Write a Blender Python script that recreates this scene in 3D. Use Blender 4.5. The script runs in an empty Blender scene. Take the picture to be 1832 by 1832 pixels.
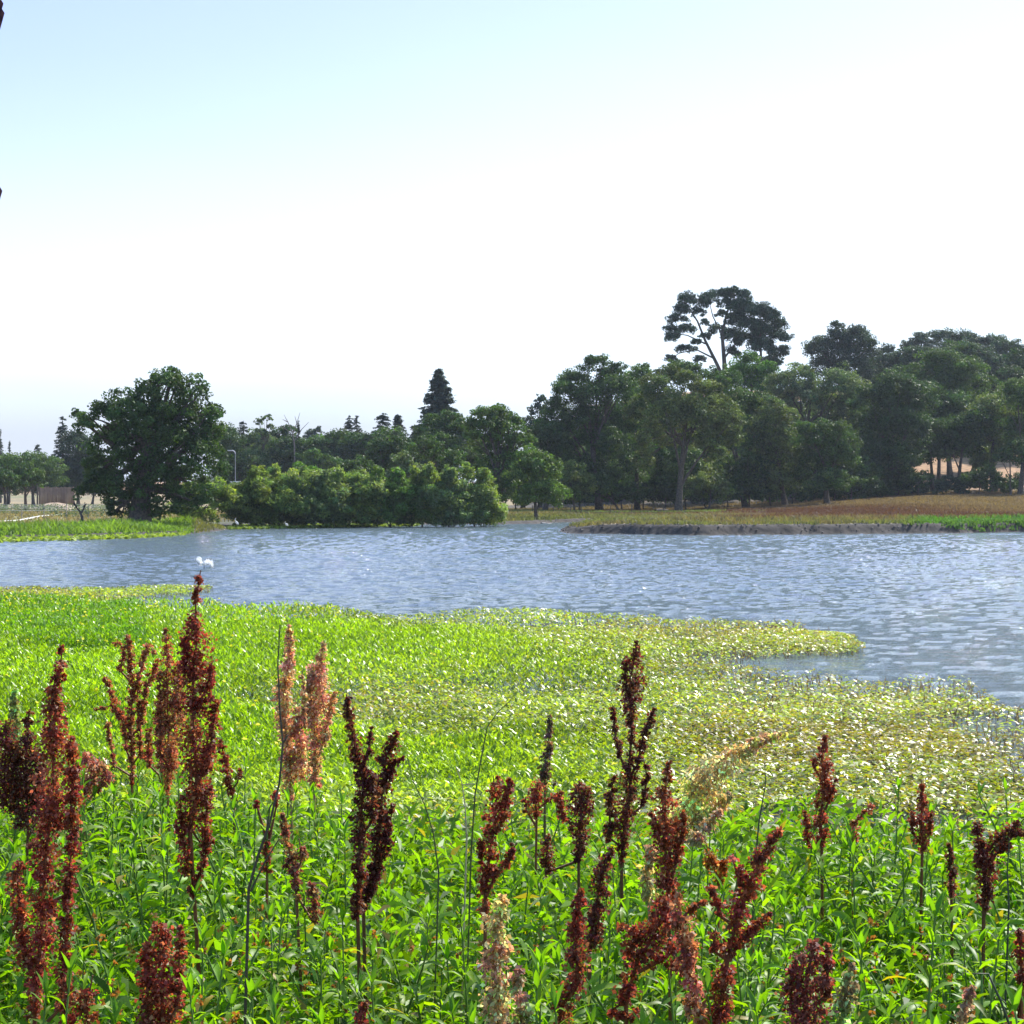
import bpy, math, random
import numpy as np
from mathutils import Vector

# ------------------------------------------------------------------ camera, sky, sun, exposure
F = 3420.0            # focal length in photo pixels (photo is 1832 wide)
CX = CY = 916.0
EYE = 3.0
PITCH = math.atan((CY - 880.0) / F)
sc = bpy.context.scene
cam_d = bpy.data.cameras.new('camera'); cam = bpy.data.objects.new('camera', cam_d)
sc.collection.objects.link(cam); sc.camera = cam
cam.location = (0, 0, EYE); cam.rotation_euler = (math.radians(90) - PITCH, 0, 0)
cam_d.sensor_width = 36; cam_d.lens = 36 * F / 1832; cam_d.clip_start = 0.1; cam_d.clip_end = 6000

SUN_EL, SUN_AZ = math.radians(43), math.radians(36)      # azimuth measured right of the view (+Y)
EXPO = 0.95
K = 2 ** EXPO
SKY = 0.1
w = bpy.data.worlds.new('World'); sc.world = w; w.use_nodes = True
nt = w.node_tree; N = nt.nodes; Lk = nt.links; N.clear()
def node(tree, typ, **kw):
    n = tree.nodes.new(typ)
    for k, v in kw.items(): setattr(n, k, v)
    return n
def mth(tree, op, a, b=None, c=None, clamp=False):
    n = tree.nodes.new('ShaderNodeMath'); n.operation = op; n.use_clamp = clamp
    for i, v in enumerate((a, b, c)):
        if v is None: continue
        if isinstance(v, (int, float)): n.inputs[i].default_value = v
        else: tree.links.new(v, n.inputs[i])
    return n.outputs[0]
def smooth(tree, v, lo, hi, a=0.0, b=1.0):
    n = tree.nodes.new('ShaderNodeMapRange'); n.interpolation_type = 'SMOOTHSTEP'
    tree.links.new(v, n.inputs[0]); n.inputs[1].default_value = lo; n.inputs[2].default_value = hi
    n.inputs[3].default_value = a; n.inputs[4].default_value = b
    return n.outputs[0]
def mixc(tree, f, a, b, mode='MIX'):
    n = tree.nodes.new('ShaderNodeMix'); n.data_type = 'RGBA'; n.blend_type = mode
    for i, v in ((0, f), (6, a), (7, b)):
        if isinstance(v, (int, float)): n.inputs[i].default_value = v
        elif isinstance(v, tuple): n.inputs[i].default_value = tuple(v) + (1,) if len(v) == 3 else v
        else: tree.links.new(v, n.inputs[i])
    return n.outputs[2]
sky = node(nt, 'ShaderNodeTexSky'); sky.sky_type = 'NISHITA'; sky.sun_disc = False
sky.sun_elevation = SUN_EL; sky.sun_rotation = SUN_AZ; sky.dust_density = 0.6; sky.ozone_density = 1.6; sky.air_density = 1.0
tc = node(nt, 'ShaderNodeTexCoord'); sep = node(nt, 'ShaderNodeSeparateXYZ'); Lk.new(tc.outputs['Generated'], sep.inputs[0])
X, Z = sep.outputs[0], sep.outputs[2]
nz = node(nt, 'ShaderNodeTexNoise'); nz.inputs['Scale'].default_value = 3.0; nz.inputs['Detail'].default_value = 5
mp = node(nt, 'ShaderNodeMapping'); mp.inputs['Scale'].default_value = (1, 1, 5); Lk.new(tc.outputs['Generated'], mp.inputs[0]); Lk.new(mp.outputs[0], nz.inputs[0])
wob = mth(nt, 'MULTIPLY', mth(nt, 'SUBTRACT', nz.outputs[0], 0.5), 0.05)
edge = mth(nt, 'ADD', mth(nt, 'SUBTRACT', Z, mth(nt, 'MULTIPLY', X, 0.17)), wob)
fblue = smooth(nt, edge, 0.04, 0.26)                          # thin high cloud thins out upwards and to the left
lowz = mth(nt, 'SUBTRACT', mth(nt, 'ADD', Z, mth(nt, 'MULTIPLY', wob, 0.7)), mth(nt, 'MULTIPLY', X, -0.06))
ffog = smooth(nt, lowz, 0.012, 0.062, 0.95, 0.0)                # grey fog bank on the horizon
S = 1.0 / (SKY * K)
veil = (1.08 * S, 1.28 * S, 1.50 * S)
nish = mixc(nt, 1.0, sky.outputs[0], mixc(nt, smooth(nt, Z, 0.25, 0.40), (1.04, 0.94, 1.22), (1.6, 1.9, 2.05)), "MULTIPLY")
c1 = mixc(nt, fblue, veil, nish)
c2 = mixc(nt, ffog, c1, (0.69 * S, 0.745 * S, 0.82 * S))
bg = node(nt, 'ShaderNodeBackground'); bg.inputs[1].default_value = SKY
wo = node(nt, 'ShaderNodeOutputWorld'); Lk.new(c2, bg.inputs[0]); Lk.new(bg.outputs[0], wo.inputs[0])

sd = bpy.data.lights.new('sun', 'SUN'); sd.energy = 4.6; sd.angle = math.radians(0.5); sd.color = (1.0, 0.955, 0.88)
sun = bpy.data.objects.new('sun', sd); sc.collection.objects.link(sun)
SUND = Vector((math.sin(SUN_AZ) * math.cos(SUN_EL), math.cos(SUN_AZ) * math.cos(SUN_EL), math.sin(SUN_EL)))
sun.rotation_euler = SUND.to_track_quat('Z', 'Y').to_euler(); sun.location = (20, 20, 40)
vs = sc.view_settings; vs.view_transform = 'Standard'; vs.look = 'None'; vs.exposure = EXPO; vs.gamma = 1; vs.use_curve_mapping = False
sc.cycles.max_bounces = 8; sc.cycles.transparent_max_bounces = 8; sc.cycles.volume_bounces = 0
sc.cycles.sample_clamp_indirect = 6

# ------------------------------------------------------------------ helpers
R = np.random.default_rng(11)
rnd = random.Random(5)
cp, sp_ = math.cos(PITCH), math.sin(PITCH)
def ray(px, py):
    a, b = (px - CX) / F, -(py - CY) / F
    return np.array((a, cp + b * sp_, -sp_ + b * cp))
def at(px, py, Y):                       # world point at distance Y seen at a photo pixel
    d = ray(px, py); return np.array((0, 0, EYE)) + d * (Y / d[1])
def onplane(px, py, z=0.0):
    d = ray(px, py); return np.array((0, 0, EYE)) + d * ((z - EYE) / d[2])
def nrm(a): return a / np.maximum(np.linalg.norm(a, axis=-1, keepdims=True), 1e-9)
def usph(n): return nrm(R.normal(size=(n, 3)))
def sstep(x, a, b):
    t = np.clip((x - a) / (b - a), 0, 1); return t * t * (3 - 2 * t)
def vnoise(x, y, s, seed=0):             # cheap smooth 2D value noise, 0..1
    x = np.asarray(x, float) / s + seed * 17.3; y = np.asarray(y, float) / s - seed * 9.1
    xi, yi = np.floor(x).astype(np.int64), np.floor(y).astype(np.int64); fx, fy = x - xi, y - yi
    fx, fy = fx * fx * (3 - 2 * fx), fy * fy * (3 - 2 * fy)
    def h(a, b):
        v = (a * 374761393 + b * 668265263) & 0xffffffff; v = ((v ^ (v >> 13)) * 1274126177) & 0xffffffff
        return ((v ^ (v >> 16)) & 0xffff) / 65535.0
    return (h(xi, yi) * (1 - fx) + h(xi + 1, yi) * fx) * (1 - fy) + (h(xi, yi + 1) * (1 - fx) + h(xi + 1, yi + 1) * fx) * fy
def fbm(x, y, s, seed=0, o=4):
    return sum(vnoise(x, y, s / 2 ** i, seed + i) * 0.5 ** (i + 1) for i in range(o)) / (1 - 0.5 ** o)

class MB:
    """collects faces (k-gons) with a colour per vertex, builds one mesh"""
    def __init__(s): s.v = []; s.c = []; s.f = []; s.n = 0; s.mi = []
    def add(s, v, f, c, mi=0):
        v = np.asarray(v, float).reshape(-1, 3); f = np.asarray(f, np.int64)
        c = np.asarray(c, float)
        if c.ndim == 1: c = np.tile(c, (len(v), 1))
        s.v.append(v); s.c.append(c); s.f.append(f + s.n); s.n += len(v); s.mi.append(np.full(len(f), mi))
    def build(s, name, mats, parent=None, origin=(0, 0, 0), smooth_=False):
        V = np.concatenate(s.v) - np.asarray(origin); C = np.concatenate(s.c)
        me = bpy.data.meshes.new(name)
        loops = np.concatenate([f.ravel() for f in s.f]); tot = np.concatenate([np.full(len(f), f.shape[1]) for f in s.f])
        st = np.concatenate(([0], np.cumsum(tot)[:-1]))
        me.vertices.add(len(V)); me.vertices.foreach_set('co', V.astype(np.float32).ravel())
        me.loops.add(len(loops)); me.loops.foreach_set('vertex_index', loops.astype(np.int32))
        me.polygons.add(len(tot)); me.polygons.foreach_set('loop_start', st.astype(np.int32)); me.polygons.foreach_set('loop_total', tot.astype(np.int32))
        if not isinstance(mats, (list, tuple)): mats = [mats]
        for m in mats: me.materials.append(m)
        me.polygons.foreach_set('material_index', np.concatenate(s.mi).astype(np.int32))
        me.update(calc_edges=True)
        a = me.color_attributes.new('Col', 'FLOAT_COLOR', 'POINT')
        a.data.foreach_set('color', np.concatenate([C[:, :3], np.ones((len(C), 1))], 1).astype(np.float32).ravel())
        if smooth_: me.polygons.foreach_set('use_smooth', np.ones(len(tot), bool))
        o = bpy.data.objects.new(name, me); sc.collection.objects.link(o)
        if parent is not None: o.parent = parent
        elif tuple(origin) != (0, 0, 0): o.location = tuple(origin)
        return o
def tag(o, label, cat, group=None, kind=None):
    if label: o['label'] = label
    if cat: o['category'] = cat
    if group: o['group'] = group
    if kind: o['kind'] = kind
    return o
def empty(name, loc, label, cat, group=None):
    o = bpy.data.objects.new(name, None); sc.collection.objects.link(o); o.location = tuple(loc); o.empty_display_size = 0.2
    return tag(o, label, cat, group)

def tube(mb, pts, rad, col, sides=7, cap=True):
    pts = np.asarray(pts, float); n = len(pts); rad = np.broadcast_to(np.asarray(rad, float), (n,))
    t = nrm(np.gradient(pts, axis=0)); up = np.array((0.31, 0.17, 0.93)) if abs(t[0][2]) < 0.8 else np.array((1.0, 0.2, 0.1))
    a = nrm(np.cross(t, up)); b = np.cross(t, a)
    th = np.arange(sides) * 2 * math.pi / sides
    ring = pts[:, None] + rad[:, None, None] * (np.cos(th)[None, :, None] * a[:, None] + np.sin(th)[None, :, None] * b[:, None])
    i, j = np.meshgrid(np.arange(n - 1), np.arange(sides), indexing='ij'); j2 = (j + 1) % sides
    f = np.stack([i * sides + j, i * sides + j2, (i + 1) * sides + j2, (i + 1) * sides + j], -1).reshape(-1, 4)
    mb.add(ring.reshape(-1, 3), f, col)
    if cap: mb.add(ring[-1], [list(range(sides))], col)
def bezier(p0, p1, p2, n=7):
    t = np.linspace(0, 1, n)[:, None]; return (1 - t) ** 2 * np.asarray(p0) + 2 * t * (1 - t) * np.asarray(p1) + t * t * np.asarray(p2)
def box(mb, lo, hi, col):
    x0, y0, z0 = lo; x1, y1, z1 = hi
    v = [(x0, y0, z0), (x1, y0, z0), (x1, y1, z0), (x0, y1, z0), (x0, y0, z1), (x1, y0, z1), (x1, y1, z1), (x0, y1, z1)]
    mb.add(v, [(0, 3, 2, 1), (4, 5, 6, 7), (0, 1, 5, 4), (1, 2, 6, 5), (2, 3, 7, 6), (3, 0, 4, 7)], col)
def rhomb(mb, c, d, nn, L, W, col, bend=0.15):
    """one diamond leaf per row: centre c, long axis d, normal nn"""
    n = len(c); d = nrm(d); s = nrm(np.cross(d, nn)); u = np.cross(s, d)
    L = np.broadcast_to(L, (n,))[:, None]; W = np.broadcast_to(W, (n,))[:, None]
    v = np.stack([c - d * L / 2, c - s * W / 2 + u * L * bend, c + d * L / 2, c + s * W / 2 + u * L * bend], 1)
    f = np.arange(n * 4).reshape(n, 4)
    mb.add(v.reshape(-1, 3), f, np.repeat(np.broadcast_to(col, (n, 3)), 4, 0))
def blade(mb, base, d, side, L, W, col, tipcol=None):
    """tapering grass blade: a quad and a tip triangle, bending over"""
    n = len(base); L = np.broadcast_to(L, (n,))[:, None]; W = np.broadcast_to(W, (n,))[:, None]
    side = nrm(side); d = nrm(d); lean = R.normal(size=(n, 3)) * 0.25; lean[:, 2] = -0.15
    m = base + d * L * 0.55; t = base + d * L + lean * L
    v = np.stack([base - side * W / 2, base + side * W / 2, m + side * W * 0.4, m - side * W * 0.4, t], 1).reshape(-1, 3)
    k = np.arange(n)[:, None] * 5
    cc = np.repeat(np.broadcast_to(col, (n, 3)), 5, 0)
    mb.add(v, k + np.array([[0, 1, 2, 3]]), cc)
    mb.f.append(k + np.array([[3, 2, 4]]) + (mb.n - len(v))); mb.mi.append(np.zeros(n))

# ------------------------------------------------------------------ materials
def mat(name): 
    m = bpy.data.materials.new(name); m.use_nodes = True; m.node_tree.nodes.clear(); return m, m.node_tree
def leafmat(name, trans=0.4, tcol=(1.25, 1.5, 0.55), rough=0.45, spec=0.4, objvar=0.12):
    m, t = mat(name)
    at_ = node(t, 'ShaderNodeAttribute', attribute_name='Col')
    oi = node(t, 'ShaderNodeObjectInfo')
    hs = node(t, 'ShaderNodeHueSaturation'); t.links.new(at_.outputs[0], hs.inputs['Color'])
    t.links.new(mth(t, 'ADD', mth(t, 'MULTIPLY', oi.outputs['Random'], objvar * 2), 1 - objvar), hs.inputs['Value'])
    p = node(t, 'ShaderNodeBsdfPrincipled'); p.inputs['Roughness'].default_value = rough; p.inputs['Specular IOR Level'].default_value = spec
    t.links.new(hs.outputs[0], p.inputs['Base Color'])
    tr = node(t, 'ShaderNodeBsdfTranslucent'); t.links.new(mixc(t, 1.0, hs.outputs[0], tcol, 'MULTIPLY'), tr.inputs[0])
    mx = node(t, 'ShaderNodeMixShader'); mx.inputs[0].default_value = trans
    t.links.new(p.outputs[0], mx.inputs[1]); t.links.new(tr.outputs[0], mx.inputs[2])
    o = node(t, 'ShaderNodeOutputMaterial'); t.links.new(mx.outputs[0], o.inputs[0]); return m
def attrmat(name, rough=0.85, nscale=None, namp=0.35, bump=0.0, spec=0.25):
    m, t = mat(name); at_ = node(t, 'ShaderNodeAttribute', attribute_name='Col'); c = at_.outputs[0]
    p = node(t, 'ShaderNodeBsdfPrincipled'); p.inputs['Roughness'].default_value = rough; p.inputs['Specular IOR Level'].default_value = spec
    if nscale:
        tcn = node(t, 'ShaderNodeTexCoord'); no = node(t, 'ShaderNodeTexNoise'); no.inputs['Scale'].default_value = nscale; no.inputs['Detail'].default_value = 6
        t.links.new(tcn.outputs['Object'], no.inputs[0])
        v = smooth(t, no.outputs[0], 0.3, 0.7, 1 - namp, 1 + namp)
        cb = node(t, 'ShaderNodeCombineColor'); [t.links.new(v, cb.inputs[i]) for i in range(3)]
        c = mixc(t, 1.0, c, cb.outputs[0], 'MULTIPLY')
        if bump:
            b = node(t, 'ShaderNodeBump'); b.inputs['Strength'].default_value = bump; b.inputs['Distance'].default_value = 0.3 / nscale
            t.links.new(no.outputs[0], b.inputs['Height']); t.links.new(b.outputs[0], p.inputs['Normal'])
    t.links.new(c, p.inputs['Base Color'])
    o = node(t, 'ShaderNodeOutputMaterial'); t.links.new(p.outputs[0], o.inputs[0]); return m
M_tree = leafmat('tree_leaves', 0.32, (1.3, 1.4, 0.45), 0.6, 0.22)
M_will = leafmat('willow_leaves', 0.5, (1.3, 1.4, 0.4), 0.55, 0.3)
M_con = leafmat('conifer_needles', 0.15, (1.0, 1.2, 0.7), 0.7, 0.2)
M_mat = leafmat('floating_leaves', 0.48, (1.3, 1.35, 0.3), 0.38, 0.38)
M_weed = leafmat('weed_leaves', 0.55, (1.4, 1.55, 0.2), 0.48, 0.35)
M_grass = leafmat('grass_blades', 0.4, (1.2, 1.3, 0.5), 0.6, 0.3)
M_seed = leafmat('seed_valves', 0.5, (1.6, 1.08, 0.85), 0.55, 0.3, 0.1)
M_bark = attrmat('bark', 0.9, 6.0, 0.4, 0.6)
M_gr = attrmat('ground', 0.95, 1.3, 0.35, 0.5)
M_stem = attrmat('stem', 0.6, 60.0, 0.2)
M_paint = attrmat('matte_paint', 0.7, 3.0, 0.08)
M_feather = leafmat('white_feathers', 0.5, (1, 1, 1), 0.7, 0.2, 0)

m, t = mat('pond_water'); M_water = m
p = node(t, 'ShaderNodeBsdfPrincipled'); p.inputs['Base Color'].default_value = (0.115, 0.145, 0.145, 1)
p.inputs['Roughness'].default_value = 0.05; p.inputs['IOR'].default_value = 1.33
tcn = node(t, 'ShaderNodeTexCoord'); n1 = node(t, 'ShaderNodeTexNoise'); n1.inputs['Scale'].default_value = 8.0; n1.inputs['Detail'].default_value = 4
mpn = node(t, 'ShaderNodeMapping'); mpn.inputs['Scale'].default_value = (0.6, 1.4, 1); t.links.new(tcn.outputs['Object'], mpn.inputs[0]); t.links.new(mpn.outputs[0], n1.inputs[0])
b = node(t, 'ShaderNodeBump'); b.inputs['Strength'].default_value = 1.0; b.inputs['Distance'].default_value = 0.05
n2 = node(t, 'ShaderNodeTexNoise'); n2.inputs['Scale'].default_value = 26.0; n2.inputs['Detail'].default_value = 2; t.links.new(mpn.outputs[0], n2.inputs[0])
t.links.new(mth(t, 'ADD', n1.outputs[0], mth(t, 'MULTIPLY', mth(t, 'POWER', n2.outputs[0], 3.0), 1.6)), b.inputs['Height']); t.links.new(b.outputs[0], p.inputs['Normal'])
o = node(t, 'ShaderNodeOutputMaterial'); t.links.new(p.outputs[0], o.inputs[0])

# ------------------------------------------------------------------ ground and pond
P = [(-46, 12.2), (-20, 12.9), (-6, 12.3), (0, 12.6), (8, 12.0), (20, 12.8), (46, 12.2), (64, 60)]
P += [tuple(onplane(x, y)[:2]) for x, y in ((3500, 949), (2400, 950), (1832, 952), (1720, 954), (1600, 955), (1400, 957), (1240, 958), (1150, 956.5), (1010, 954.5), (1002, 951),
      (1030, 947), (1120, 941), (1105, 937), (1060, 934), (1000, 935), (960, 937), (900, 938), (760, 939), (640, 941), (520, 942), (425, 943.5), (400, 949), (330, 957), (200, 962), (0, 966), (-600, 975), (-1500, 990))]
P += [(-70, 60)]
P = np.array(P)
def shore(x, y):                        # signed distance to the shore, positive on land
    x = np.asarray(x, float); y = np.asarray(y, float); d = np.full(x.shape, 1e9); ins = np.zeros(x.shape, bool)
    for i in range(len(P)):
        ax, ay = P[i]; bx, by = P[(i + 1) % len(P)]
        ex, ey = bx - ax, by - ay; tt = np.clip(((x - ax) * ex + (y - ay) * ey) / (ex * ex + ey * ey), 0, 1)
        d = np.minimum(d, np.hypot(x - ax - tt * ex, y - ay - tt * ey))
        c = (ay > y) != (by > y); ins ^= c & (x < (bx - ax) * (y - ay) / ((by - ay) if by != ay else 1e-9) + ax)
    return np.where(ins, -d, d)
def height(x, y, s=None):
    x = np.asarray(x, float); y = np.asarray(y, float)
    if s is None: s = shore(x, y)
    u = CX + F * x / np.maximum(y, 1.0)      # direction of the spot, as a photo column
    far = y > 30
    right = sstep(x, 2.0, 8.0) * sstep(-y, -205, -150)
    bh = 0.28 + 0.42 * right
    z = bh * sstep(s + (fbm(x, y, 1.5, 3, 2) - 0.5) * 0.7, -0.1, 0.8) + 0.12 * (fbm(x, y, 7, 5) - 0.4) * sstep(s, 1, 8)
    z = z + 0.25 * sstep(s, 5, 40) + 1.9 * sstep(y, 165, 250) * sstep(u, 1180, 1750)
    z = z + 24 * sstep(y, 245, 420) * sstep(u, 930, 1150) + 6 * sstep(y, 420, 700)
    zn = 1.22 * sstep(-y, -12.3, -5.6) + 0.1 * (fbm(x, y, 2, 9) - 0.5)
    z = np.where(far, z, np.maximum(zn, 0))
    return np.where(s < 0, -0.7 * sstep(-s, 0, 4) + (z if False else 0) * 0 - 0.02, z)
def gz(x, y): return float(height(np.array([x]), np.array([y]))[0])

def land():
    us = np.concatenate([np.linspace(-1.6, -0.34, 60), np.linspace(-0.33, 0.33, 620), np.linspace(0.34, 1.6, 60)])
    ys = np.concatenate([np.linspace(-12, 14, 90), np.linspace(15, 110, 60), np.linspace(110.5, 200, 240), np.geomspace(201, 5000, 150)])
    U, Y = np.meshgrid(us, ys, indexing='xy'); Xw = U * (Y + 18)
    s = shore(Xw, Y); Zz = height(Xw, Y, s)
    n1, n2 = fbm(Xw, Y, 9, 21), fbm(Xw, Y, 30, 31)
    col = np.zeros(Xw.shape + (3,)) + np.array((0.27, 0.195, 0.10))
    def mixin(cc, f): col[:] = col * (1 - f[..., None]) + np.array(cc) * f[..., None]
    mixin((0.20, 0.16, 0.085), sstep(n1, .35, .65)); mixin((0.13, 0.15, 0.05), 0.6 * sstep(n2, .5, .7))
    mixin((0.30, 0.175, 0.09), sstep(Y, 235, 260) * sstep(Zz, 2.2, 3.2))
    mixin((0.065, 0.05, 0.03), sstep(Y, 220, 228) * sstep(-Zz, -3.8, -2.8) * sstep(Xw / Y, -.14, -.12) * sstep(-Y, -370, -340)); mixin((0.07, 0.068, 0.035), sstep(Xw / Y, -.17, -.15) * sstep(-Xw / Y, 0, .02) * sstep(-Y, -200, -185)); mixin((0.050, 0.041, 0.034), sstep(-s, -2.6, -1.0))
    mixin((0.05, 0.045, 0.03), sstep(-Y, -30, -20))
    mb = MB(); h, wd = U.shape; i, j = np.meshgrid(np.arange(h - 1), np.arange(wd - 1), indexing='ij')
    f = np.stack([i * wd + j, i * wd + j + 1, (i + 1) * wd + j + 1, (i + 1) * wd + j], -1).reshape(-1, 4)
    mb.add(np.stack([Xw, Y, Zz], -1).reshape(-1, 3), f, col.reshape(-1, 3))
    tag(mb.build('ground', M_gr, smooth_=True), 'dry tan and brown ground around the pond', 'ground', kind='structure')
def water():
    us = np.concatenate([np.linspace(-1.0, -0.36, 60), np.linspace(-0.355, 0.355, 760), np.linspace(0.36, 1.0, 60)])
    ys = np.concatenate([np.linspace(9, 30, 100), np.linspace(30.2, 92, 420), np.linspace(92.3, 195, 330)])
    U, Y = np.meshgrid(us, ys, indexing='xy'); Xw = U * Y
    Zz = np.zeros_like(Xw); rr = np.random.default_rng(3)
    gust = 0.55 + 0.9 * fbm(Xw, Y * 0.6, 14, 77, 3)
    for k in range(46):
        lam = 0.36 * (1.7 / 0.36) ** rr.random(); a = rr.normal(0.25, 0.42); kk = 2 * math.pi / lam
        amp = 0.0110 * lam / 2.1 * rr.uniform(0.5, 1.3) * (0.9 if lam > 0.8 else 1.0)
        ph = kk * (Xw * math.sin(a) + Y * math.cos(a)) + rr.uniform(0, 6.28) + 1.2 * (vnoise(Xw, Y, 5 + lam * 4, k) - .5) * 2
        Zz += amp * np.sin(ph)
    Zz *= gust * (0.5 + 0.5 * sstep(Y, 36, 62)); mb = MB(); h, wd = U.shape
    Zz *= 1 - sstep(np.abs(U), 0.6, 0.9) * 0.8
    i, j = np.meshgrid(np.arange(h - 1), np.arange(wd - 1), indexing='ij')
    f = np.stack([i * wd + j, i * wd + j + 1, (i + 1) * wd + j + 1, (i + 1) * wd + j], -1).reshape(-1, 4)
    mb.add(np.stack([Xw, Y, Zz], -1).reshape(-1, 3), f, (0, 0, 0))
    tag(mb.build('water', M_water, smooth_=True), 'pale blue rippled pond water', 'water', kind='structure')
land(); water()

# ------------------------------------------------------------------ trees
DK = (0.046, 0.082, 0.020); MD = (0.064, 0.110, 0.025); OL = (0.112, 0.145, 0.042); GY = (0.110, 0.150, 0.065)
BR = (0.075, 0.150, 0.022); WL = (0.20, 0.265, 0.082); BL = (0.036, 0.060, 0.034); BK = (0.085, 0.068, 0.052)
def crown(mb, lobes, col, leaf=0.26, dens=1.0, slim=0.6, upw=0.25, clump=(0.15, 0.40), fill=1.0, droop=0.0):
    col = np.array(col)
    for c, r in lobes:
        c = np.array(c); r = np.array(r); rm = float(r.mean())
        ns = max(8, int(44 * fill * min(2.6, max(0.6, (rm / 1.8)) ** 1.2)))
        d = usph(ns); d[:, 2] = np.where(d[:, 2] < -0.55, -d[:, 2], d[:, 2])
        sc_ = c + d * r * R.uniform(0.5, 1.06, (ns, 1)) * R.choice([1, 1, 1, 1.14], (ns, 1))
        sr = rm * R.uniform(clump[0], clump[1], ns) * (1.0 if rm < 2.2 else 2.2 / rm + 0.25)
        for k in range(ns):
            n = int(dens * 34 * min((sr[k] / leaf) ** 2, 5.5) * 0.5) + 8
            dd = usph(n); rad = R.uniform(0.35, 1.0, (n, 1)) ** 0.6
            pos = sc_[k] + dd * rad * sr[k] * np.array((1.15, 1.15, 0.78)) - np.array((0, 0, droop)) * R.random((n, 1)) * sr[k]
            nn = nrm(dd * 1.25 + usph(n) * 0.55 + np.array((0, 0, upw)))
            ax = usph(n)
            if droop: ax[:, 2] -= 1.2
            tint = R.uniform(0.6, 1.45) * R.uniform(0.65, 1.4, (n, 1)); hue = np.array((R.normal(1, .09), 1, R.normal(1, .12)))
            L = leaf * R.uniform(0.6, 1.35, n)
            rhomb(mb, pos, ax, nn, L, L * slim, np.clip(col * tint * hue, 0.004, 0.5))
def limbs(mb, base, top, lobes, r0, col, n=9):
    base = np.array(base); top = np.array(top); mid = (base + top) / 2 + np.array((R.normal() * .25, R.normal() * .25, 0))
    pts = bezier(base - np.array((0, 0, .15)), mid, top, 8); rad = np.linspace(r0, r0 * 0.35, 8); rad[0] *= 1.45; rad[1] *= 1.08
    tube(mb, pts, rad, col, 9)
    order = list(range(len(lobes))); rnd.shuffle(order)
    for k in order[:n]:
        c = np.array(lobes[k][0]); tt = R.uniform(0.35, 0.95); a = pts[int(tt * 7)]
        m_ = (a + c) / 2 + np.array((0, 0, 0.25 * abs(c[2] - a[2]) * R.uniform(-0.2, 1.0)))
        tube(mb, bezier(a, m_, c, 7), np.linspace(r0 * 0.42, r0 * 0.1, 7), col, 6)
        for q in range(3):
            e = c + usph(1)[0] * np.array(lobes[k][1]) * 0.85
            tube(mb, bezier((a + c) / 2, (a + c) / 2 * .4 + e * .6 + np.array((0, 0, .3)), e, 5), np.linspace(r0 * 0.16, r0 * 0.05, 5), col, 5)
def lobes_px(L, Y, deep=1.0):
    """crown lobes read from the photo: (column, row, half width[, half height]) at distance Y, with a depth of their own"""
    out = []
    for q in L:
        px, py, rw = q[:3]; rh = q[3] if len(q) > 3 else rw * 0.85
        rx, rz = rw * Y / F * 1.12, rh * Y / F * 1.12; ry = (rx + rz) / 2
        p_ = at(px, py, Y); k = R.uniform(-1, 1) * deep * ry; sc2 = (Y + k) / Y
        p_ = np.array((0, 0, EYE)) + (p_ - np.array((0, 0, EYE))) * sc2
        out.append((p_, (rx, ry, rz)))
    return out
def tree(name, label, cat, px, Y, lobes, col, r0=0.3, leaf=0.26, dens=1.0, mcol=None, group=None, trunk_top=None, mat_=None, nl=9, basepx=None, **kw):
    L = lobes_px(lobes, Y); x = (px - CX) / F * Y; z0 = gz(x, Y); base = np.array((x, Y, z0))
    e = empty(name, base, label, cat, group)
    cen = sum(np.array(c) for c, r in L) / len(L); top = cen if trunk_top is None else at(trunk_top[0], trunk_top[1], Y)
    tm = MB(); limbs(tm, base, top, L, r0, mcol or BK, nl); tm.build('trunk', M_bark, e, base)
    cm = MB(); crown(cm, L, col, leaf, dens, **kw); cm.build('crown', mat_ or M_tree, e, base)
    return e
def conifer(name, label, px, Y, top, bot, hw, col=BL, group=None, layers=22, tip=0.05, dens=1.0, trunkvis=False):
    x = (px - CX) / F * Y; z0 = gz(x, Y); base = np.array((x, Y, z0)); e = empty(name, base, label, 'tree', group)
    T = at(px, top, Y); B = at(px, bot, Y); Hh = T[2] - B[2]; wr = hw * Y / F
    tm = MB(); tube(tm, [base, (base + T) / 2, T], (0.03 * Hh, 0.018 * Hh, 0.02), BK, 8); tm.build('trunk', M_bark, e, base)
    cm = MB(); C = np.array(col)
    nb = int(layers * 9 * dens)
    for k in range(nb):
        u = R.random() ** 0.8; az = R.uniform(0, 6.28); ln = wr * (tip + (1 - tip) * u ** 0.85) * R.uniform(0.6, 1.12)
        st = T + (B - T) * u; ou = np.array((math.cos(az), math.sin(az), 0))
        n = int(16 + 60 * ln / max(wr, .1)); tt = R.random(n)[:, None] ** 0.7
        pos = st + ou * ln * tt + np.array((0, 0, -0.28 * ln)) * tt ** 1.5 + R.normal(size=(n, 3)) * np.array((.12, .12, .07)) * (0.4 + wr * 0.18)
        pos[:, 2] += 0.1 * ln * tt[:, 0] ** 3
        ax = nrm(ou + R.normal(size=(n, 3)) * 0.6 + np.array((0, 0, -.2)))
        rhomb(cm, pos, ax, nrm(R.normal(size=(n, 3)) * .5 + np.array((0, 0, 1))), wr * 0.085 * R.uniform(.6, 1.5, n) + .1, wr * 0.03 + .07, C * R.uniform(.7, 1.3) * R.uniform(.75, 1.3, (n, 1)))
    cm.build('crown', M_con, e, base); return e

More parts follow.
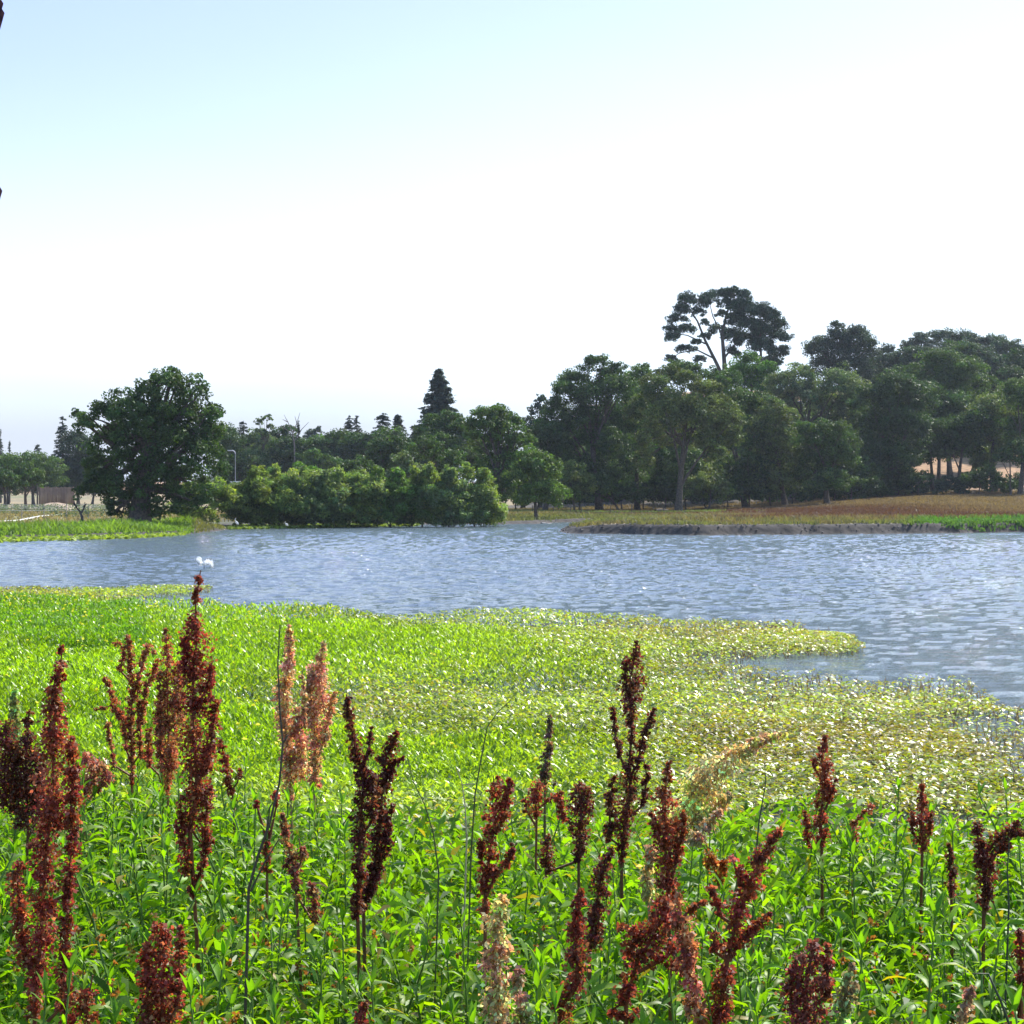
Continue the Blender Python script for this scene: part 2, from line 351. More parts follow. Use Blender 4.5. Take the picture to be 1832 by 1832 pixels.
tree('oak_tree', 'massive dark green oak standing alone on the left shore behind the reeds', 'tree', 248, 146,
     [(300, 700, 42, 34), (262, 712, 30, 26), (345, 718, 36, 38), (222, 735, 42, 32), (186, 762, 36, 30), (140, 745, 14, 12), (155, 760, 20, 18), (250, 765, 52, 42), (310, 762, 52, 44), (362, 768, 34, 40), (385, 760, 14, 40),
      (200, 805, 44, 40), (255, 815, 56, 48), (320, 815, 52, 46), (370, 820, 32, 40), (175, 845, 28, 34), (215, 860, 48, 36), (280, 868, 52, 34), (335, 862, 40, 36), (150, 880, 20, 18), (200, 895, 26, 22), (205, 915, 14, 16), (290, 895, 26, 24), (395, 850, 20, 18), (230, 900, 40, 24), (300, 905, 34, 22), (340, 895, 34, 22), (180, 872, 30, 24), (250, 918, 36, 12), (285, 680, 18, 14), (310, 672, 14, 12)],
     DK, 0.85, 0.24, 1.0, trunk_top=(270, 770), nl=16, fill=0.68)
tree('willow_shrub', 'broad light olive willow at the left end of the shore thicket below the big oak', 'shrub', 360, 157, [(330, 905, 26, 24), (358, 890, 34, 28), (395, 892, 30, 30), (420, 905, 26, 26), (350, 925, 34, 14)], WL, 0.1, 0.25, 1.2, mat_=M_will, slim=.42, upw=.1, fill=1.3, group='willows along the far shore')
wg = 'willows along the far shore'
for (px, Y, lb, col, lab) in (
    (455, 158, [(440, 895, 26, 30), (462, 885, 22, 26), (455, 920, 34, 20)], OL, 'dull brownish green willow beside the leftmost light one, partly bare stems'),
    (500, 160, [(490, 880, 30, 28), (525, 872, 32, 24), (510, 905, 42, 30)], WL, 'high bushy yellow green willow under the pale street pole, left part of the thicket'),
    (560, 160, [(548, 880, 30, 30), (582, 890, 30, 32), (560, 912, 40, 26)], GY, 'silvery green willow in front of the small roof'),
    (625, 161, [(610, 892, 30, 28), (640, 880, 30, 30), (668, 885, 26, 26), (640, 912, 46, 26)], WL, 'bright green willow in the middle of the far thicket'),
    (700, 162, [(690, 888, 30, 28), (722, 892, 30, 26), (705, 914, 44, 24)], MD, 'darker green willow right of the thicket middle'),
    (755, 163, [(745, 890, 28, 28), (775, 882, 28, 26), (760, 912, 40, 26)], OL, 'olive willow with dark hollow beneath beside the small grey heron'),
    (805, 163, [(795, 888, 24, 26), (822, 892, 22, 28), (805, 912, 36, 26)], GY, 'grey green willow with pale bare stems near the right end of the thicket'),
    (850, 165, [(838, 888, 18, 18), (852, 903, 30, 26), (872, 915, 28, 22), (840, 922, 36, 14)], WL, 'yellowish willow sloping to the water at the right end of the thicket')):
    col = np.array(col) * (1.0 if col is WL else 1.35); lb = lb + [(px + R.uniform(-30, 30), R.uniform(850, 866), R.uniform(7, 12), R.uniform(14, 20)) for _ in range(3)] + [(px, 932, 34, 9), (px - 38, 900, 20, 26), (px - 22, 922, 24, 17), (px + 8, 926, 26, 15), (px + 34, 922, 22, 17), (px - 5, 905, 30, 22), (px + (42 if px < 800 else 10), 898, 24, 26), (px + 20, 884, 22, 18), (px - 22, 882, 22, 16)]
    tree('willow_shrub', lab, 'shrub', px, Y, lb, col, 0.09, 0.25, 1.2, mat_=M_will, slim=.36, upw=.7, group=wg, fill=1.7)
tree('willow_shrub', 'small round bright bush peeping over the thicket by the roof', 'shrub', 545, 176, [(535, 842, 20, 16), (560, 855, 20, 16), (548, 870, 26, 18)], BR, 0.1, 0.22, 1.0, mat_=M_will, group=wg)

bt = 'trees behind the far shore'
TR = [
 # name, label, base px, Y, lobes, colour, trunk radius
 ('round_tree', 'dark round tree with short trunk at the left edge of the photo behind the vines', 8, 250, [(6, 858, 26, 16), (22, 866, 20, 16), (-18, 862, 24, 16)], DK, .25),
 ('round_tree', 'dark round tree with forked trunk, second from the left edge', 47, 255, [(46, 850, 24, 20), (62, 862, 18, 14), (32, 864, 18, 14)], DK, .25),
 ('broadleaf_tree', 'spreading tree behind the two small round ones at far left', 60, 320, [(50, 832, 34, 18), (82, 838, 28, 20), (20, 832, 26, 16), (85, 860, 28, 18)], MD, .3),
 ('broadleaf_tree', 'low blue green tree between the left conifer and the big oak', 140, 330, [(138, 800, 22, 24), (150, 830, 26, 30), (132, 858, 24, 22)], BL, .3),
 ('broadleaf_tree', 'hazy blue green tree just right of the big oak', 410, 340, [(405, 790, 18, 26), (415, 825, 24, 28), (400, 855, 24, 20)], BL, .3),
 ('eucalyptus_tree', 'tall thin open crowned eucalyptus left of the dead bare tree', 470, 300, [(478, 748, 9, 6), (464, 756, 7, 6), (484, 764, 6, 5), (466, 776, 12, 10), (475, 800, 20, 20), (470, 835, 24, 24)], GY, .25),
 ('broadleaf_tree', 'dark flat topped tree between eucalyptus and pointed cypress', 505, 310, [(500, 776, 16, 12), (520, 772, 14, 12), (505, 800, 26, 20), (510, 840, 34, 26)], DK, .3),
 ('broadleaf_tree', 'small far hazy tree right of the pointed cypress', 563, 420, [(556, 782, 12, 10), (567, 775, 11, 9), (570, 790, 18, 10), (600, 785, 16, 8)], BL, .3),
 ('broadleaf_tree', 'wide low dark tree above the small roof', 585, 300, [(575, 800, 26, 14), (610, 790, 30, 16), (640, 800, 30, 16), (600, 826, 36, 18)], DK, .3),
 ('broadleaf_tree', 'dark rounded tree directly left of the small roof', 560, 270, [(560, 820, 22, 16), (580, 832, 26, 16)], MD, .25),
 ('broadleaf_tree', 'small dark tree covering the right end of the small roof', 632, 215, [(625, 845, 22, 20), (645, 838, 18, 18), (628, 862, 26, 18)], DK, .25),
 ('broadleaf_tree', 'dense dark oak below the twin pines with lit dome crown', 690, 225, [(680, 808, 28, 20), (708, 800, 30, 20), (690, 830, 34, 24), (668, 850, 22, 20)], DK, .35),
 ('broadleaf_tree', 'silvery grey tree in front of the dense oak below the twin pines', 725, 200, [(725, 830, 22, 20), (740, 850, 24, 20), (710, 856, 20, 16), (730, 872, 28, 14)], GY, .25),
 ('broadleaf_tree', 'round dark tree right of the silvery one, below the redwood', 775, 215, [(755, 800, 26, 16), (775, 812, 24, 20), (800, 830, 28, 22), (790, 858, 34, 20)], MD, .3),
 ('broadleaf_tree', 'domed tree hiding the foot of the redwood', 795, 235, [(775, 768, 26, 22), (805, 760, 24, 22), (822, 780, 22, 24), (760, 785, 18, 16), (790, 795, 30, 20)], MD, .3),
 ('broadleaf_tree', 'tall billowing tree right of the redwood with bright left top', 885, 195, [(870, 752, 28, 22), (895, 742, 22, 18), (855, 775, 24, 26), (900, 775, 30, 30), (925, 762, 16, 16), (880, 815, 32, 30), (912, 830, 28, 32), (875, 860, 28, 30), (905, 880, 24, 26), (935, 790, 20, 20)], MD, .4),
 ('round_bush', 'yellow green domed bush left of the oak grove', 960, 190, [(955, 828, 28, 26), (978, 836, 20, 24), (940, 850, 24, 28), (965, 865, 36, 34), (960, 890, 34, 18)], (0.085, 0.14, 0.026), .2),
 ('pine_tree', 'small dark pine poking up at the left shoulder of the oak grove', 967, 260, [(968, 718, 11, 10), (962, 735, 15, 12), (976, 738, 10, 10), (955, 760, 20, 14)], BL, .25),
 ('broadleaf_tree', 'dark tree filling the gap under the small dark pine', 975, 230, [(960, 785, 28, 22), (990, 780, 26, 24), (1000, 815, 28, 26), (985, 800, 28, 24)], DK, .3),
 ('oak_tree', 'tall open oak at the left end of the grove', 1073, 232, [(1068, 655, 24, 18), (1105, 665, 18, 15), (1085, 680, 26, 20), (1030, 690, 32, 24), (1008, 705, 22, 20), (1060, 715, 36, 26), (1105, 705, 30, 28), (1000, 740, 26, 26), (1035, 750, 34, 26), (1085, 755, 34, 28), (975, 770, 22, 18), (1015, 780, 30, 24), (1062, 795, 30, 22), (1100, 800, 26, 26)], DK, .42),
 ('broadleaf_tree', 'bushy undergrowth tree between the two shore oaks', 1140, 238, [(1130, 690, 24, 24), (1150, 672, 20, 18), (1140, 730, 30, 30), (1130, 780, 30, 30), (1150, 830, 34, 34), (1120, 870, 36, 28), (1165, 880, 30, 22)], MD, .35),
 ('oak_tree', 'grey green oak with visible leaning trunk standing forward on the dry grass', 1214, 222, [(1195, 675, 26, 20), (1230, 690, 26, 22), (1170, 700, 26, 24), (1260, 705, 26, 22), (1145, 740, 26, 28), (1190, 735, 34, 30), (1240, 745, 34, 30), (1285, 735, 28, 26), (1305, 760, 24, 28), (1165, 785, 26, 24), (1270, 785, 26, 26), (1315, 790, 16, 18), (1225, 790, 22, 20), (1150, 820, 18, 20), (1280, 820, 16, 16)], OL, .42),
 ('broadleaf_tree', 'bright green leafy tree at the foot of the tall pine', 1345, 275, [(1340, 655, 26, 22), (1370, 668, 24, 20), (1320, 680, 26, 24), (1355, 700, 34, 26)], BR, .35),
 ('oak_tree', 'rounded oak behind the leaning oak, right side', 1335, 240, [(1275, 680, 22, 18), (1300, 690, 24, 20), (1330, 730, 34, 28), (1365, 740, 30, 28), (1345, 790, 34, 36), (1310, 850, 36, 34), (1350, 860, 34, 34), (1260, 870, 30, 28)], MD, .35),
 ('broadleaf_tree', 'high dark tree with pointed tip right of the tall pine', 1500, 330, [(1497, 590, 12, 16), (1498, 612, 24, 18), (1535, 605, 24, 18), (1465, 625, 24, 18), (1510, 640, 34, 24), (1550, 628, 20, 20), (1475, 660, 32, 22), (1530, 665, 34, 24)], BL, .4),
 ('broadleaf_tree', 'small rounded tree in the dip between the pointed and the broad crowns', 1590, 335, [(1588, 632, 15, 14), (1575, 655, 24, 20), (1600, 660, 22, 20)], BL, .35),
 ('oak_tree', 'oak of silvery billows high in the middle of the grove', 1420, 265, [(1400, 690, 28, 22), (1430, 680, 26, 24), (1390, 720, 26, 22), (1445, 715, 34, 26), (1500, 690, 34, 26), (1530, 710, 26, 26), (1480, 730, 32, 24)], GY, .4),
 ('oak_tree', 'sunlit grey green oak in front of the pink house wall', 1405, 236, [(1385, 730, 26, 16), (1410, 745, 20, 14), (1380, 770, 34, 28), (1400, 810, 38, 34), (1390, 860, 40, 34), (1360, 880, 30, 20)], OL, .35),
 ('oak_tree', 'low round oak with drooping lit crown right of the grove middle', 1480, 232, [(1480, 775, 34, 20), (1450, 780, 28, 20), (1510, 790, 24, 24), (1470, 810, 42, 28), (1500, 825, 30, 26), (1450, 850, 36, 30), (1490, 865, 34, 22)], MD, .35),
 ('oak_tree', 'broad oak under the dip, left of the orange lit trunks', 1600, 255, [(1560, 720, 34, 26), (1600, 700, 34, 26), (1640, 720, 36, 28), (1570, 765, 38, 32), (1620, 770, 40, 30), (1560, 815, 36, 30), (1600, 825, 38, 30), (1550, 860, 34, 24), (1600, 862, 30, 20)], DK, .4),
 ('oak_tree', 'large lit oak high on the right hillside', 1700, 280, [(1640, 680, 34, 24), (1680, 655, 34, 22), (1720, 665, 34, 24), (1700, 700, 42, 28), (1750, 700, 30, 26), (1660, 725, 34, 26), (1725, 745, 38, 28)], MD, .4),
 ('broadleaf_tree', 'broad blue crown on the skyline at right with notched top', 1690, 360, [(1630, 622, 18, 14), (1650, 612, 16, 16), (1690, 612, 26, 18), (1730, 612, 22, 16), (1770, 618, 24, 16), (1660, 640, 34, 18), (1720, 640, 40, 20)], BL, .45),
 ('broadleaf_tree', 'rightmost blue crown on the skyline cut by the photo edge', 1810, 350, [(1800, 630, 30, 20), (1835, 640, 26, 20), (1790, 660, 40, 24), (1840, 680, 34, 30)], BL, .45),
 ('oak_tree', 'dark oak with trunks against orange grass at right', 1668, 262, [(1650, 775, 32, 28), (1690, 780, 34, 28), (1665, 805, 30, 22), (1640, 820, 24, 14)], DK, .3),
 ('oak_tree', 'oak on straight dark trunk right of the orange patch', 1712, 258, [(1720, 775, 32, 26), (1750, 760, 30, 24), (1725, 805, 30, 20), (1700, 800, 22, 18)], DK, .3),
 ('oak_tree', 'grey green oak near the right photo edge', 1775, 260, [(1770, 735, 32, 24), (1800, 745, 30, 26), (1760, 780, 30, 26), (1795, 800, 32, 28), (1760, 830, 22, 22)], OL, .35),
 ('oak_tree', 'oak half cut by the right photo edge', 1825, 250, [(1820, 710, 28, 26), (1850, 740, 34, 30), (1828, 780, 30, 28), (1850, 820, 30, 26)], MD, .35),
 ('oak_tree', 'slender oak with thin trunk before the right hill', 1808, 243, [(1805, 815, 18, 16), (1825, 805, 20, 18), (1790, 822, 14, 10)], DK, .14),
 ('dark_shrub', 'dark undergrowth shrub left of the leaning oak trunk', 1110, 230, [(1090, 862, 26, 22), (1060, 872, 30, 20), (1030, 875, 28, 20), (1120, 885, 30, 18)], DK, .15),
 ('dark_shrub', 'grey green shrub with light leaves at the left end of the grove floor', 1030, 226, [(1020, 850, 24, 20), (1040, 865, 24, 20), (1005, 872, 26, 22), (1030, 885, 26, 14)], OL, .12),
 ('dark_shrub', 'shrub behind the leaning oak trunk at right', 1265, 228, [(1270, 850, 20, 18), (1255, 872, 26, 20), (1285, 880, 22, 18)], OL, .12),
 ('dark_shrub', 'deep green shrub on the grove edge right of centre', 1520, 242, [(1520, 862, 28, 18), (1555, 870, 26, 14), (1490, 872, 24, 14)], DK, .12),
 ('dark_shrub', 'low dark shrub below the orange patch', 1640, 252, [(1630, 862, 24, 12), (1655, 858, 18, 12)], DK, .1),
 ('dark_shrub', 'dark shrub at the foot of the second orange patch', 1750, 249, [(1745, 858, 22, 16), (1765, 850, 16, 14)], DK, .1),
 ('broadleaf_tree', 'hidden filler oak above the centre of the grove', 1240, 262, [(1235, 665, 22, 14), (1280, 700, 26, 24), (1210, 655, 18, 10)], MD, .3),
]
for (nm, lab, px, Y, lb, col, r0) in TR:
    big = Y > 240
    tree(nm, lab.replace('hidden filler oak above', 'dark oak top showing above'), 'shrub' if 'shrub' in nm or 'bush' in nm else 'tree', px, Y, lb, col, r0, 0.30 if big else 0.26, 0.85, group=bt if 'tree' in nm else 'shrubs along the edge of the grove', nl=10)

ordn = ['first', 'second', 'third', 'fourth', 'fifth', 'sixth', 'seventh', 'eighth', 'ninth', 'tenth', 'eleventh', 'twelfth', 'thirteenth', 'fourteenth', 'fifteenth', 'sixteenth', 'seventeenth', 'eighteenth', 'nineteenth', 'twentieth']
for i, px in enumerate(range(935, 1850, 62)):                 # second rank of the grove, seen through the gaps of the first
    Y = 272 + 16 * (i % 3); yt = np.interp(px, (935, 1020, 1150, 1300, 1450, 1650, 1850), (820, 760, 730, 720, 730, 700, 700)) + R.uniform(-8, 12)
    lb = []
    for k in range(7): lb.append((px + R.uniform(-34, 34), yt + 16 + k * (845 - yt) / 7, R.uniform(30, 42), R.uniform(22, 32)))
    if px > 1600: lb = [q for q in lb if q[1] < 812]
    tree('oak_tree', ordn[i] + ' from the left of the shaded oaks filling the back of the grove', 'tree', px, Y, lb, (DK, MD, OL)[i % 3], .32, .34, .8, group='shaded oaks at the back of the grove', nl=6)
for i, px in enumerate(range(885, 1645, 38)):                 # undergrowth
    Y = 234 + 5 * (i % 4) + (10 if px > 1450 else 0)
    lb = [(px + R.uniform(-12, 12), 874 + R.uniform(-10, 6), R.uniform(28, 38), R.uniform(20, 28)), (px + R.uniform(-20, 20), 892 - .014 * (px - 905), 30, 15), (px + R.uniform(-14, 14), 846 + R.uniform(-16, 8), R.uniform(24, 34), R.uniform(20, 30)), (px + R.uniform(-18, 18), 822 + R.uniform(-16, 10), R.uniform(16, 28), R.uniform(14, 24))]
    tree('dark_shrub', ordn[i] + ' from the left of the dark shrubs shading the grove floor', 'shrub', px, Y, lb, (DK, MD, DK, OL)[i % 4], .1, .28, .8, group='dark shrubs on the grove floor', nl=4)
for i, (px, yt) in enumerate(((1605, 862), (1632, 872), (1672, 872), (1700, 868), (1735, 862), (1770, 858), (1800, 866), (1832, 860))):
    tree('hill_shrub', ordn[i] + ' from the left of the low shrubs between trunks on the right hillside', 'shrub', px, 254 + 5 * (i % 3), [(px, yt, 20, 14), (px + 16, yt + 8, 16, 10), (px - 16, yt + 8, 16, 10)], (DK, BL)[i % 2], .08, .28, .8, group='low shrubs on the right hillside', nl=3)
for i, px in enumerate((418, 455, 492, 530, 575, 615, 655, 700, 745, 790, 835)):
    Y = 300 + 12 * (i % 3) - (40 if px > 660 else 0); lb = []
    for k in range(4): lb.append((px + R.uniform(-20, 20), np.interp(px, (418, 560, 700, 835), (800, 806, 798, 790)) + 17 * k + R.uniform(-6, 6), R.uniform(24, 34), R.uniform(16, 24)))
    tree('broadleaf_tree', ordn[i] + ' from the left of the hazy low trees between willows and skyline', 'tree', px, Y, lb, (DK, MD, BL)[i % 3], .25, .34, .8, group='hazy low trees behind the willows', nl=4)
for i, px in enumerate((-20, 15, 95, 128, 165)):
    tree('broadleaf_tree', ordn[i] + ' from the left of the low blue green trees closing the left field', 'tree', px, 380, [(px + R.uniform(-15, 15), 838 + 12 * k, 30, 16) for k in range(4)], (BL, MD)[i % 2], .25, .34, .8, group='low trees closing the left field', nl=4)
for i, px in enumerate((1560, 1610, 1665, 1715, 1765, 1815)):
    tree('oak_tree', ordn[i] + ' from the left of the blue green hilltop oaks under the skyline crowns', 'tree', px, 335, [(px + R.uniform(-22, 22), (668, 655, 645, 640, 648, 655)[i] + 13 * k, 36, 22) for k in range(5)], (BL, DK)[i % 2], .35, .36, .8, group='hilltop oaks under the skyline', nl=5)

# tall open pine over the grove: explicit limbs and separate foliage pads
def tall_pine():
    Y = 300; base = at(1296, 700, Y); base[2] = gz(base[0], Y); e = empty('tall_pine', base, 'tallest tree, an open crowned pine with bare forked limbs against the sky', 'tree')
    tm = MB(); q = lambda *a: [at(x, y, Y + d) for x, y, d in a]
    for pts, r0, r1 in ((((1296, 700, 0), (1296, 650, 0), (1292, 600, 0), (1300, 560, 0), (1312, 535, 0)), .62, .12), (((1300, 690, 1), (1282, 650, 1), (1262, 610, 1), (1248, 575, 1), (1232, 550, 0)), .5, .1),
                        (((1360, 690, -1), (1362, 650, -1), (1360, 600, 0), (1365, 570, 0)), .42, .1), (((1296, 640, 0), (1320, 610, 1), (1340, 575, 2)), .26, .07), (((1262, 615, 1), (1230, 600, 0), (1200, 595, -1)), .2, .05),
                        (((1275, 640, 1), (1245, 625, 0), (1215, 632, 0), (1195, 645, -1)), .2, .05), (((1292, 600, 0), (1275, 565, 1), (1268, 535, 1)), .2, .05), (((1360, 620, 0), (1385, 600, 0), (1400, 610, 0)), .18, .05), (((1262, 640, 1), (1240, 650, 1), (1225, 665, 0)), .16, .05),
                        (((1300, 570, 0), (1330, 550, 0), (1345, 540, 1)), .16, .05)):
        tube(tm, q(*pts), np.linspace(r0, r1, len(pts)) * .72, BK, 8)
    tm.build('trunk', M_bark, e, base)
    pads = [(1232, 538, 15, 10), (1222, 555, 13, 9), (1212, 572, 13, 8), (1200, 590, 11, 7), (1228, 590, 14, 8), (1205, 604, 13, 7), (1250, 560, 10, 8), (1262, 545, 9, 9), (1270, 533, 13, 9), (1290, 526, 14, 8), (1312, 524, 15, 9), (1333, 530, 12, 9), (1300, 545, 14, 8),
            (1325, 550, 18, 12), (1345, 560, 18, 12), (1365, 556, 15, 10), (1380, 570, 14, 11), (1395, 582, 12, 8), (1290, 562, 8, 6), (1318, 572, 17, 11), (1345, 585, 20, 12), (1372, 595, 20, 12), (1396, 604, 14, 9), (1285, 590, 12, 8), (1310, 600, 15, 10), (1335, 610, 18, 12),
            (1365, 620, 18, 11), (1392, 630, 15, 9), (1260, 578, 7, 5), (1262, 603, 9, 5), (1225, 625, 14, 6), (1200, 642, 9, 5), (1245, 612, 8, 4), (1225, 660, 12, 7), (1250, 642, 9, 5), (1312, 632, 12, 8), (1380, 648, 16, 9), (1210, 655, 8, 5), (1348, 640, 9, 6), (1240, 675, 10, 7)]
    cm = MB(); crown(cm, lobes_px([(a, b_, c * 1.12, d * 1.12) for a, b_, c, d in pads], Y, 1.6), (0.038, 0.070, 0.036), 0.30, 1.0, 0.5, 0.3, (0.28, 0.55), 1.0); cm.build('crown', M_con, e, base)
tall_pine()
conifer('redwood_tree', 'pointed cone shaped redwood rising alone above the tree line', 785, 262, 660, 800, 60, (0.048, 0.074, 0.050), layers=34, tip=0.03, dens=1.5)  # crown colour lightened so that haze is painted into it
conifer('conifer_tree', 'tall dark conifer left of the big oak', 112, 330, 745, 880, 30, layers=20, tip=.2)
conifer('conifer_tree', 'small rounded conifer left of the tall dark one', 67, 360, 795, 850, 16, layers=14, tip=.25)
conifer('conifer_tree', 'thin spire conifer second from the left photo edge', 17, 430, 789, 850, 8, layers=14, tip=.12)
conifer('conifer_tree', 'thin spire conifer cut by the left photo edge', 1, 420, 768, 850, 9, layers=14, tip=.1)
conifer('cypress_tree', 'dark columnar cypress right of the big oak', 436, 310, 752, 880, 17, BL, layers=22, tip=.55)
conifer('cypress_tree', 'narrow pointed cypress beside the dead bare tree', 534, 300, 752, 850, 8, BL, layers=18, tip=.2)
conifer('pine_tree', 'left pine with two tips, smallest of the three skyline pines', 625, 330, 742, 810, 17, BL, layers=14, tip=.35)
conifer('pine_tree', 'companion tip leaning on the left skyline pine', 638, 332, 744, 810, 16, BL, layers=13, tip=.25)
conifer('pine_tree', 'middle skyline pine with ragged flat top', 684, 300, 740, 810, 24, (0.03, 0.055, 0.03), layers=18, tip=.55)
conifer('pine_tree', 'right skyline pine with drooping right branches', 712, 300, 742, 810, 24, (0.03, 0.052, 0.032), layers=18, tip=.2)

# dead trees
def dead_tree(px, Y, segs, label, r, col=(0.16, 0.13, 0.11)):
    base = np.array(at(px, 900, Y)); base[2] = gz(base[0], Y); e = empty('dead_tree', base, label, 'tree'); tm = MB()
    for k, s_ in enumerate(segs):
        pts = [at(x, y, Y) for x, y in s_]
        if k == 0: pts = [base] + pts
        pts = np.array(pts); pts[1:, 1] += R.normal(size=len(pts) - 1) * .3 if k else 0
        tube(tm, pts, np.linspace(r if k == 0 else r * .55, r * .15, len(pts)), col, 6)
    tm.build('trunk', M_bark, e, base)
dead_tree(147, 138, [((147, 925), (143, 915), (136, 907), (130, 900)), ((146, 917), (150, 905), (150, 898)), ((137, 908), (136, 900), (134, 893)), ((150, 906), (156, 901))], 'small bare twisted dead tree on the left shore behind the reeds', .14, (0.06, 0.05, 0.045))
dead_tree(527, 296, [((527, 800), (524, 775), (515, 755), (508, 742)), ((524, 775), (532, 758), (537, 738)), ((526, 790), (540, 768), (552, 755)), ((515, 755), (505, 750)), ((532, 760), (528, 745)), ((525, 780), (512, 768), (500, 762))], 'leafless grey branched tree on the skyline beside the narrow cypress', .16)

# ------------------------------------------------------------------ buildings and small far things
def house(name, label, px, Y, pyt, pyb, hw, depth, wall, roofc, rise, windows=()):
    L = at(px - hw, pyb, Y); Rr = at(px + hw, pyt, Y); z0 = gz((L[0] + Rr[0]) / 2, Y); zt = Rr[2]; e = empty(name, ((L[0] + Rr[0]) / 2, Y, z0), label, 'house'); og = e.location
    wb = MB(); box(wb, (L[0], Y, z0 - .3), (Rr[0], Y + depth, zt), wall); wb.build('wall', M_paint, e, og)
    rb = MB(); ov = .5; ym = Y + depth / 2; th = .22; zr = zt + rise
    x0, x1 = L[0] - ov, Rr[0] + ov
    v = [(x0, Y - ov, zt - .05), (x1, Y - ov, zt - .05), (x1 - 1, ym, zr), (x0 + 1, ym, zr), (x0, Y + depth + ov, zt - .05), (x1, Y + depth + ov, zt - .05),
         (x0, Y - ov, zt - .05 - th), (x1, Y - ov, zt - .05 - th), (x1, Y + depth + ov, zt - .05 - th), (x0, Y + depth + ov, zt - .05 - th)]
    rb.add(v, [(0, 1, 2, 3), (3, 2, 5, 4), (0, 6, 7, 1), (4, 5, 8, 9), (6, 9, 8, 7)], roofc); rb.add(v, [(0, 3, 4), (1, 5, 2)], roofc); rb.add(v, [(0, 4, 9, 6), (1, 7, 8, 5)], roofc)
    rb.build('roof', M_paint, e, og)
    for u in windows:
        xc = L[0] + (Rr[0] - L[0]) * u; zc = z0 + (zt - z0) * .55; fb = MB(); box(fb, (xc - .7, Y - .06, zc - .6), (xc + .7, Y + .02, zc + .6), (.7, .7, .68)); f_ = fb.build('window', M_paint, e, og)
        pb = MB(); box(pb, (xc - .58, Y - .08, zc - .48), (xc + .58, Y - .03, zc + .48), (.05, .06, .07)); o_ = pb.build('pane', M_paint, f_, og)
house('house', 'low grey walled house with faded pinkish roof behind the willows', 588, 255, 849, 880, 25, 9, (.26, .25, .25), (.13, .11, .105), .7, (.3, .7))
house('house', 'house with weathered pink roof glimpsed through the tall open oak', 1075, 345, 741, 790, 42, 9, (.38, .40, .43), (.34, .20, .18), 1.9, (.3, .6, .85))
house('house', 'pale pink walled house glimpsed behind the silvery oaks', 1444, 320, 728, 790, 20, 8, (.55, .46, .46), (.3, .22, .2), 1.2, (.5,))
def pole():
    Y = 215; b = at(421, 878, Y); b[2] = gz(b[0], Y); e = empty('street_lamp', b, 'thin pale lamp pole beside the big oak', 'street lamp'); mb = MB()
    tube(mb, [b, at(421, 812, Y)], (.045, .03), (.35, .35, .35), 8); mb.build('pole', M_paint, e, b)
    mb = MB(); tube(mb, bezier(at(421, 812, Y), at(421, 806, Y), at(414, 806, Y), 6), .05, (.6, .6, .6), 6); mb.build('lamp_arm', M_paint, e, b)
    mb = MB(); c = at(412, 806, Y); box(mb, c - np.array((.3, .12, .06)), c + np.array((.3, .12, .06)), (.55, .55, .55)); mb.build('lamp_head', M_paint, e, b)
pole()
def wallbit():
    Y = 214; a = at(413, 861, Y); b = at(428, 861, Y); z0 = gz(a[0], Y); mb = MB(); box(mb, (a[0], Y, z0 - .2), (b[0], Y + .3, a[2] - .12), (.5, .5, .52)); box(mb, (a[0] - .08, Y - .06, a[2] - .117), (b[0] + .08, Y + .36, a[2]), (.6, .6, .6))
    tag(mb.build('garden_wall', M_paint), 'short pale wall at the foot of the lamp pole', 'wall')
wallbit()
def plank_fence():
    Y = 275; x0, x1 = at(70, 880, Y)[0], at(131, 880, Y)[0]; z0 = gz(x0, Y); zt = at(70, 872, Y)[2]; e = empty('plank_fence', (x0, Y, z0), 'brown plank fence behind the sand heap at far left', 'fence')
    mb = MB(); n = 24
    for i in range(n):
        a = x0 + (x1 - x0) * i / n; box(mb, (a + .01, Y, z0), (a + (x1 - x0) / n - .01, Y + .03, zt + R.uniform(-.04, .04)), np.array((.20, .125, .08)) * R.uniform(.8, 1.2))
    mb.build('boards', M_paint, e, (x0, Y, z0))
    for i in range(5):
        a = x0 + (x1 - x0) * i / 4; mb = MB(); box(mb, (a - .06, Y + .032, z0), (a + .06, Y + .15, zt + .1), (.15, .09, .07)); mb.build('post', M_paint, e, (x0, Y, z0))
plank_fence()
def mound():
    c = at(97, 893, 245); c[2] = gz(c[0], 245); mb = MB(); n, k = 28, 8; V = []
    for i in range(k + 1):
        u = i / k
        for j in range(n):
            a = j * 6.283 / n; r = (1 - u) * (1 + .12 * math.sin(3 * a + 1) + .06 * math.sin(7 * a)); V.append((c[0] + r * 3.6 * math.cos(a), c[1] + r * 2.6 * math.sin(a), c[2] - .1 + 1.15 * (1 - (1 - u) ** 1.6) ** .9 * (1 + .05 * math.sin(5 * a))))
    f = [(i * n + j, i * n + (j + 1) % n, (i + 1) * n + (j + 1) % n, (i + 1) * n + j) for i in range(k) for j in range(n)]
    mb.add(V, f, (.42, .30, .20)); tag(mb.build('sand_heap', M_gr, origin=(c[0], c[1], c[2]), smooth_=True), 'low heap of tan sand in front of the plank fence', 'heap')
mound()
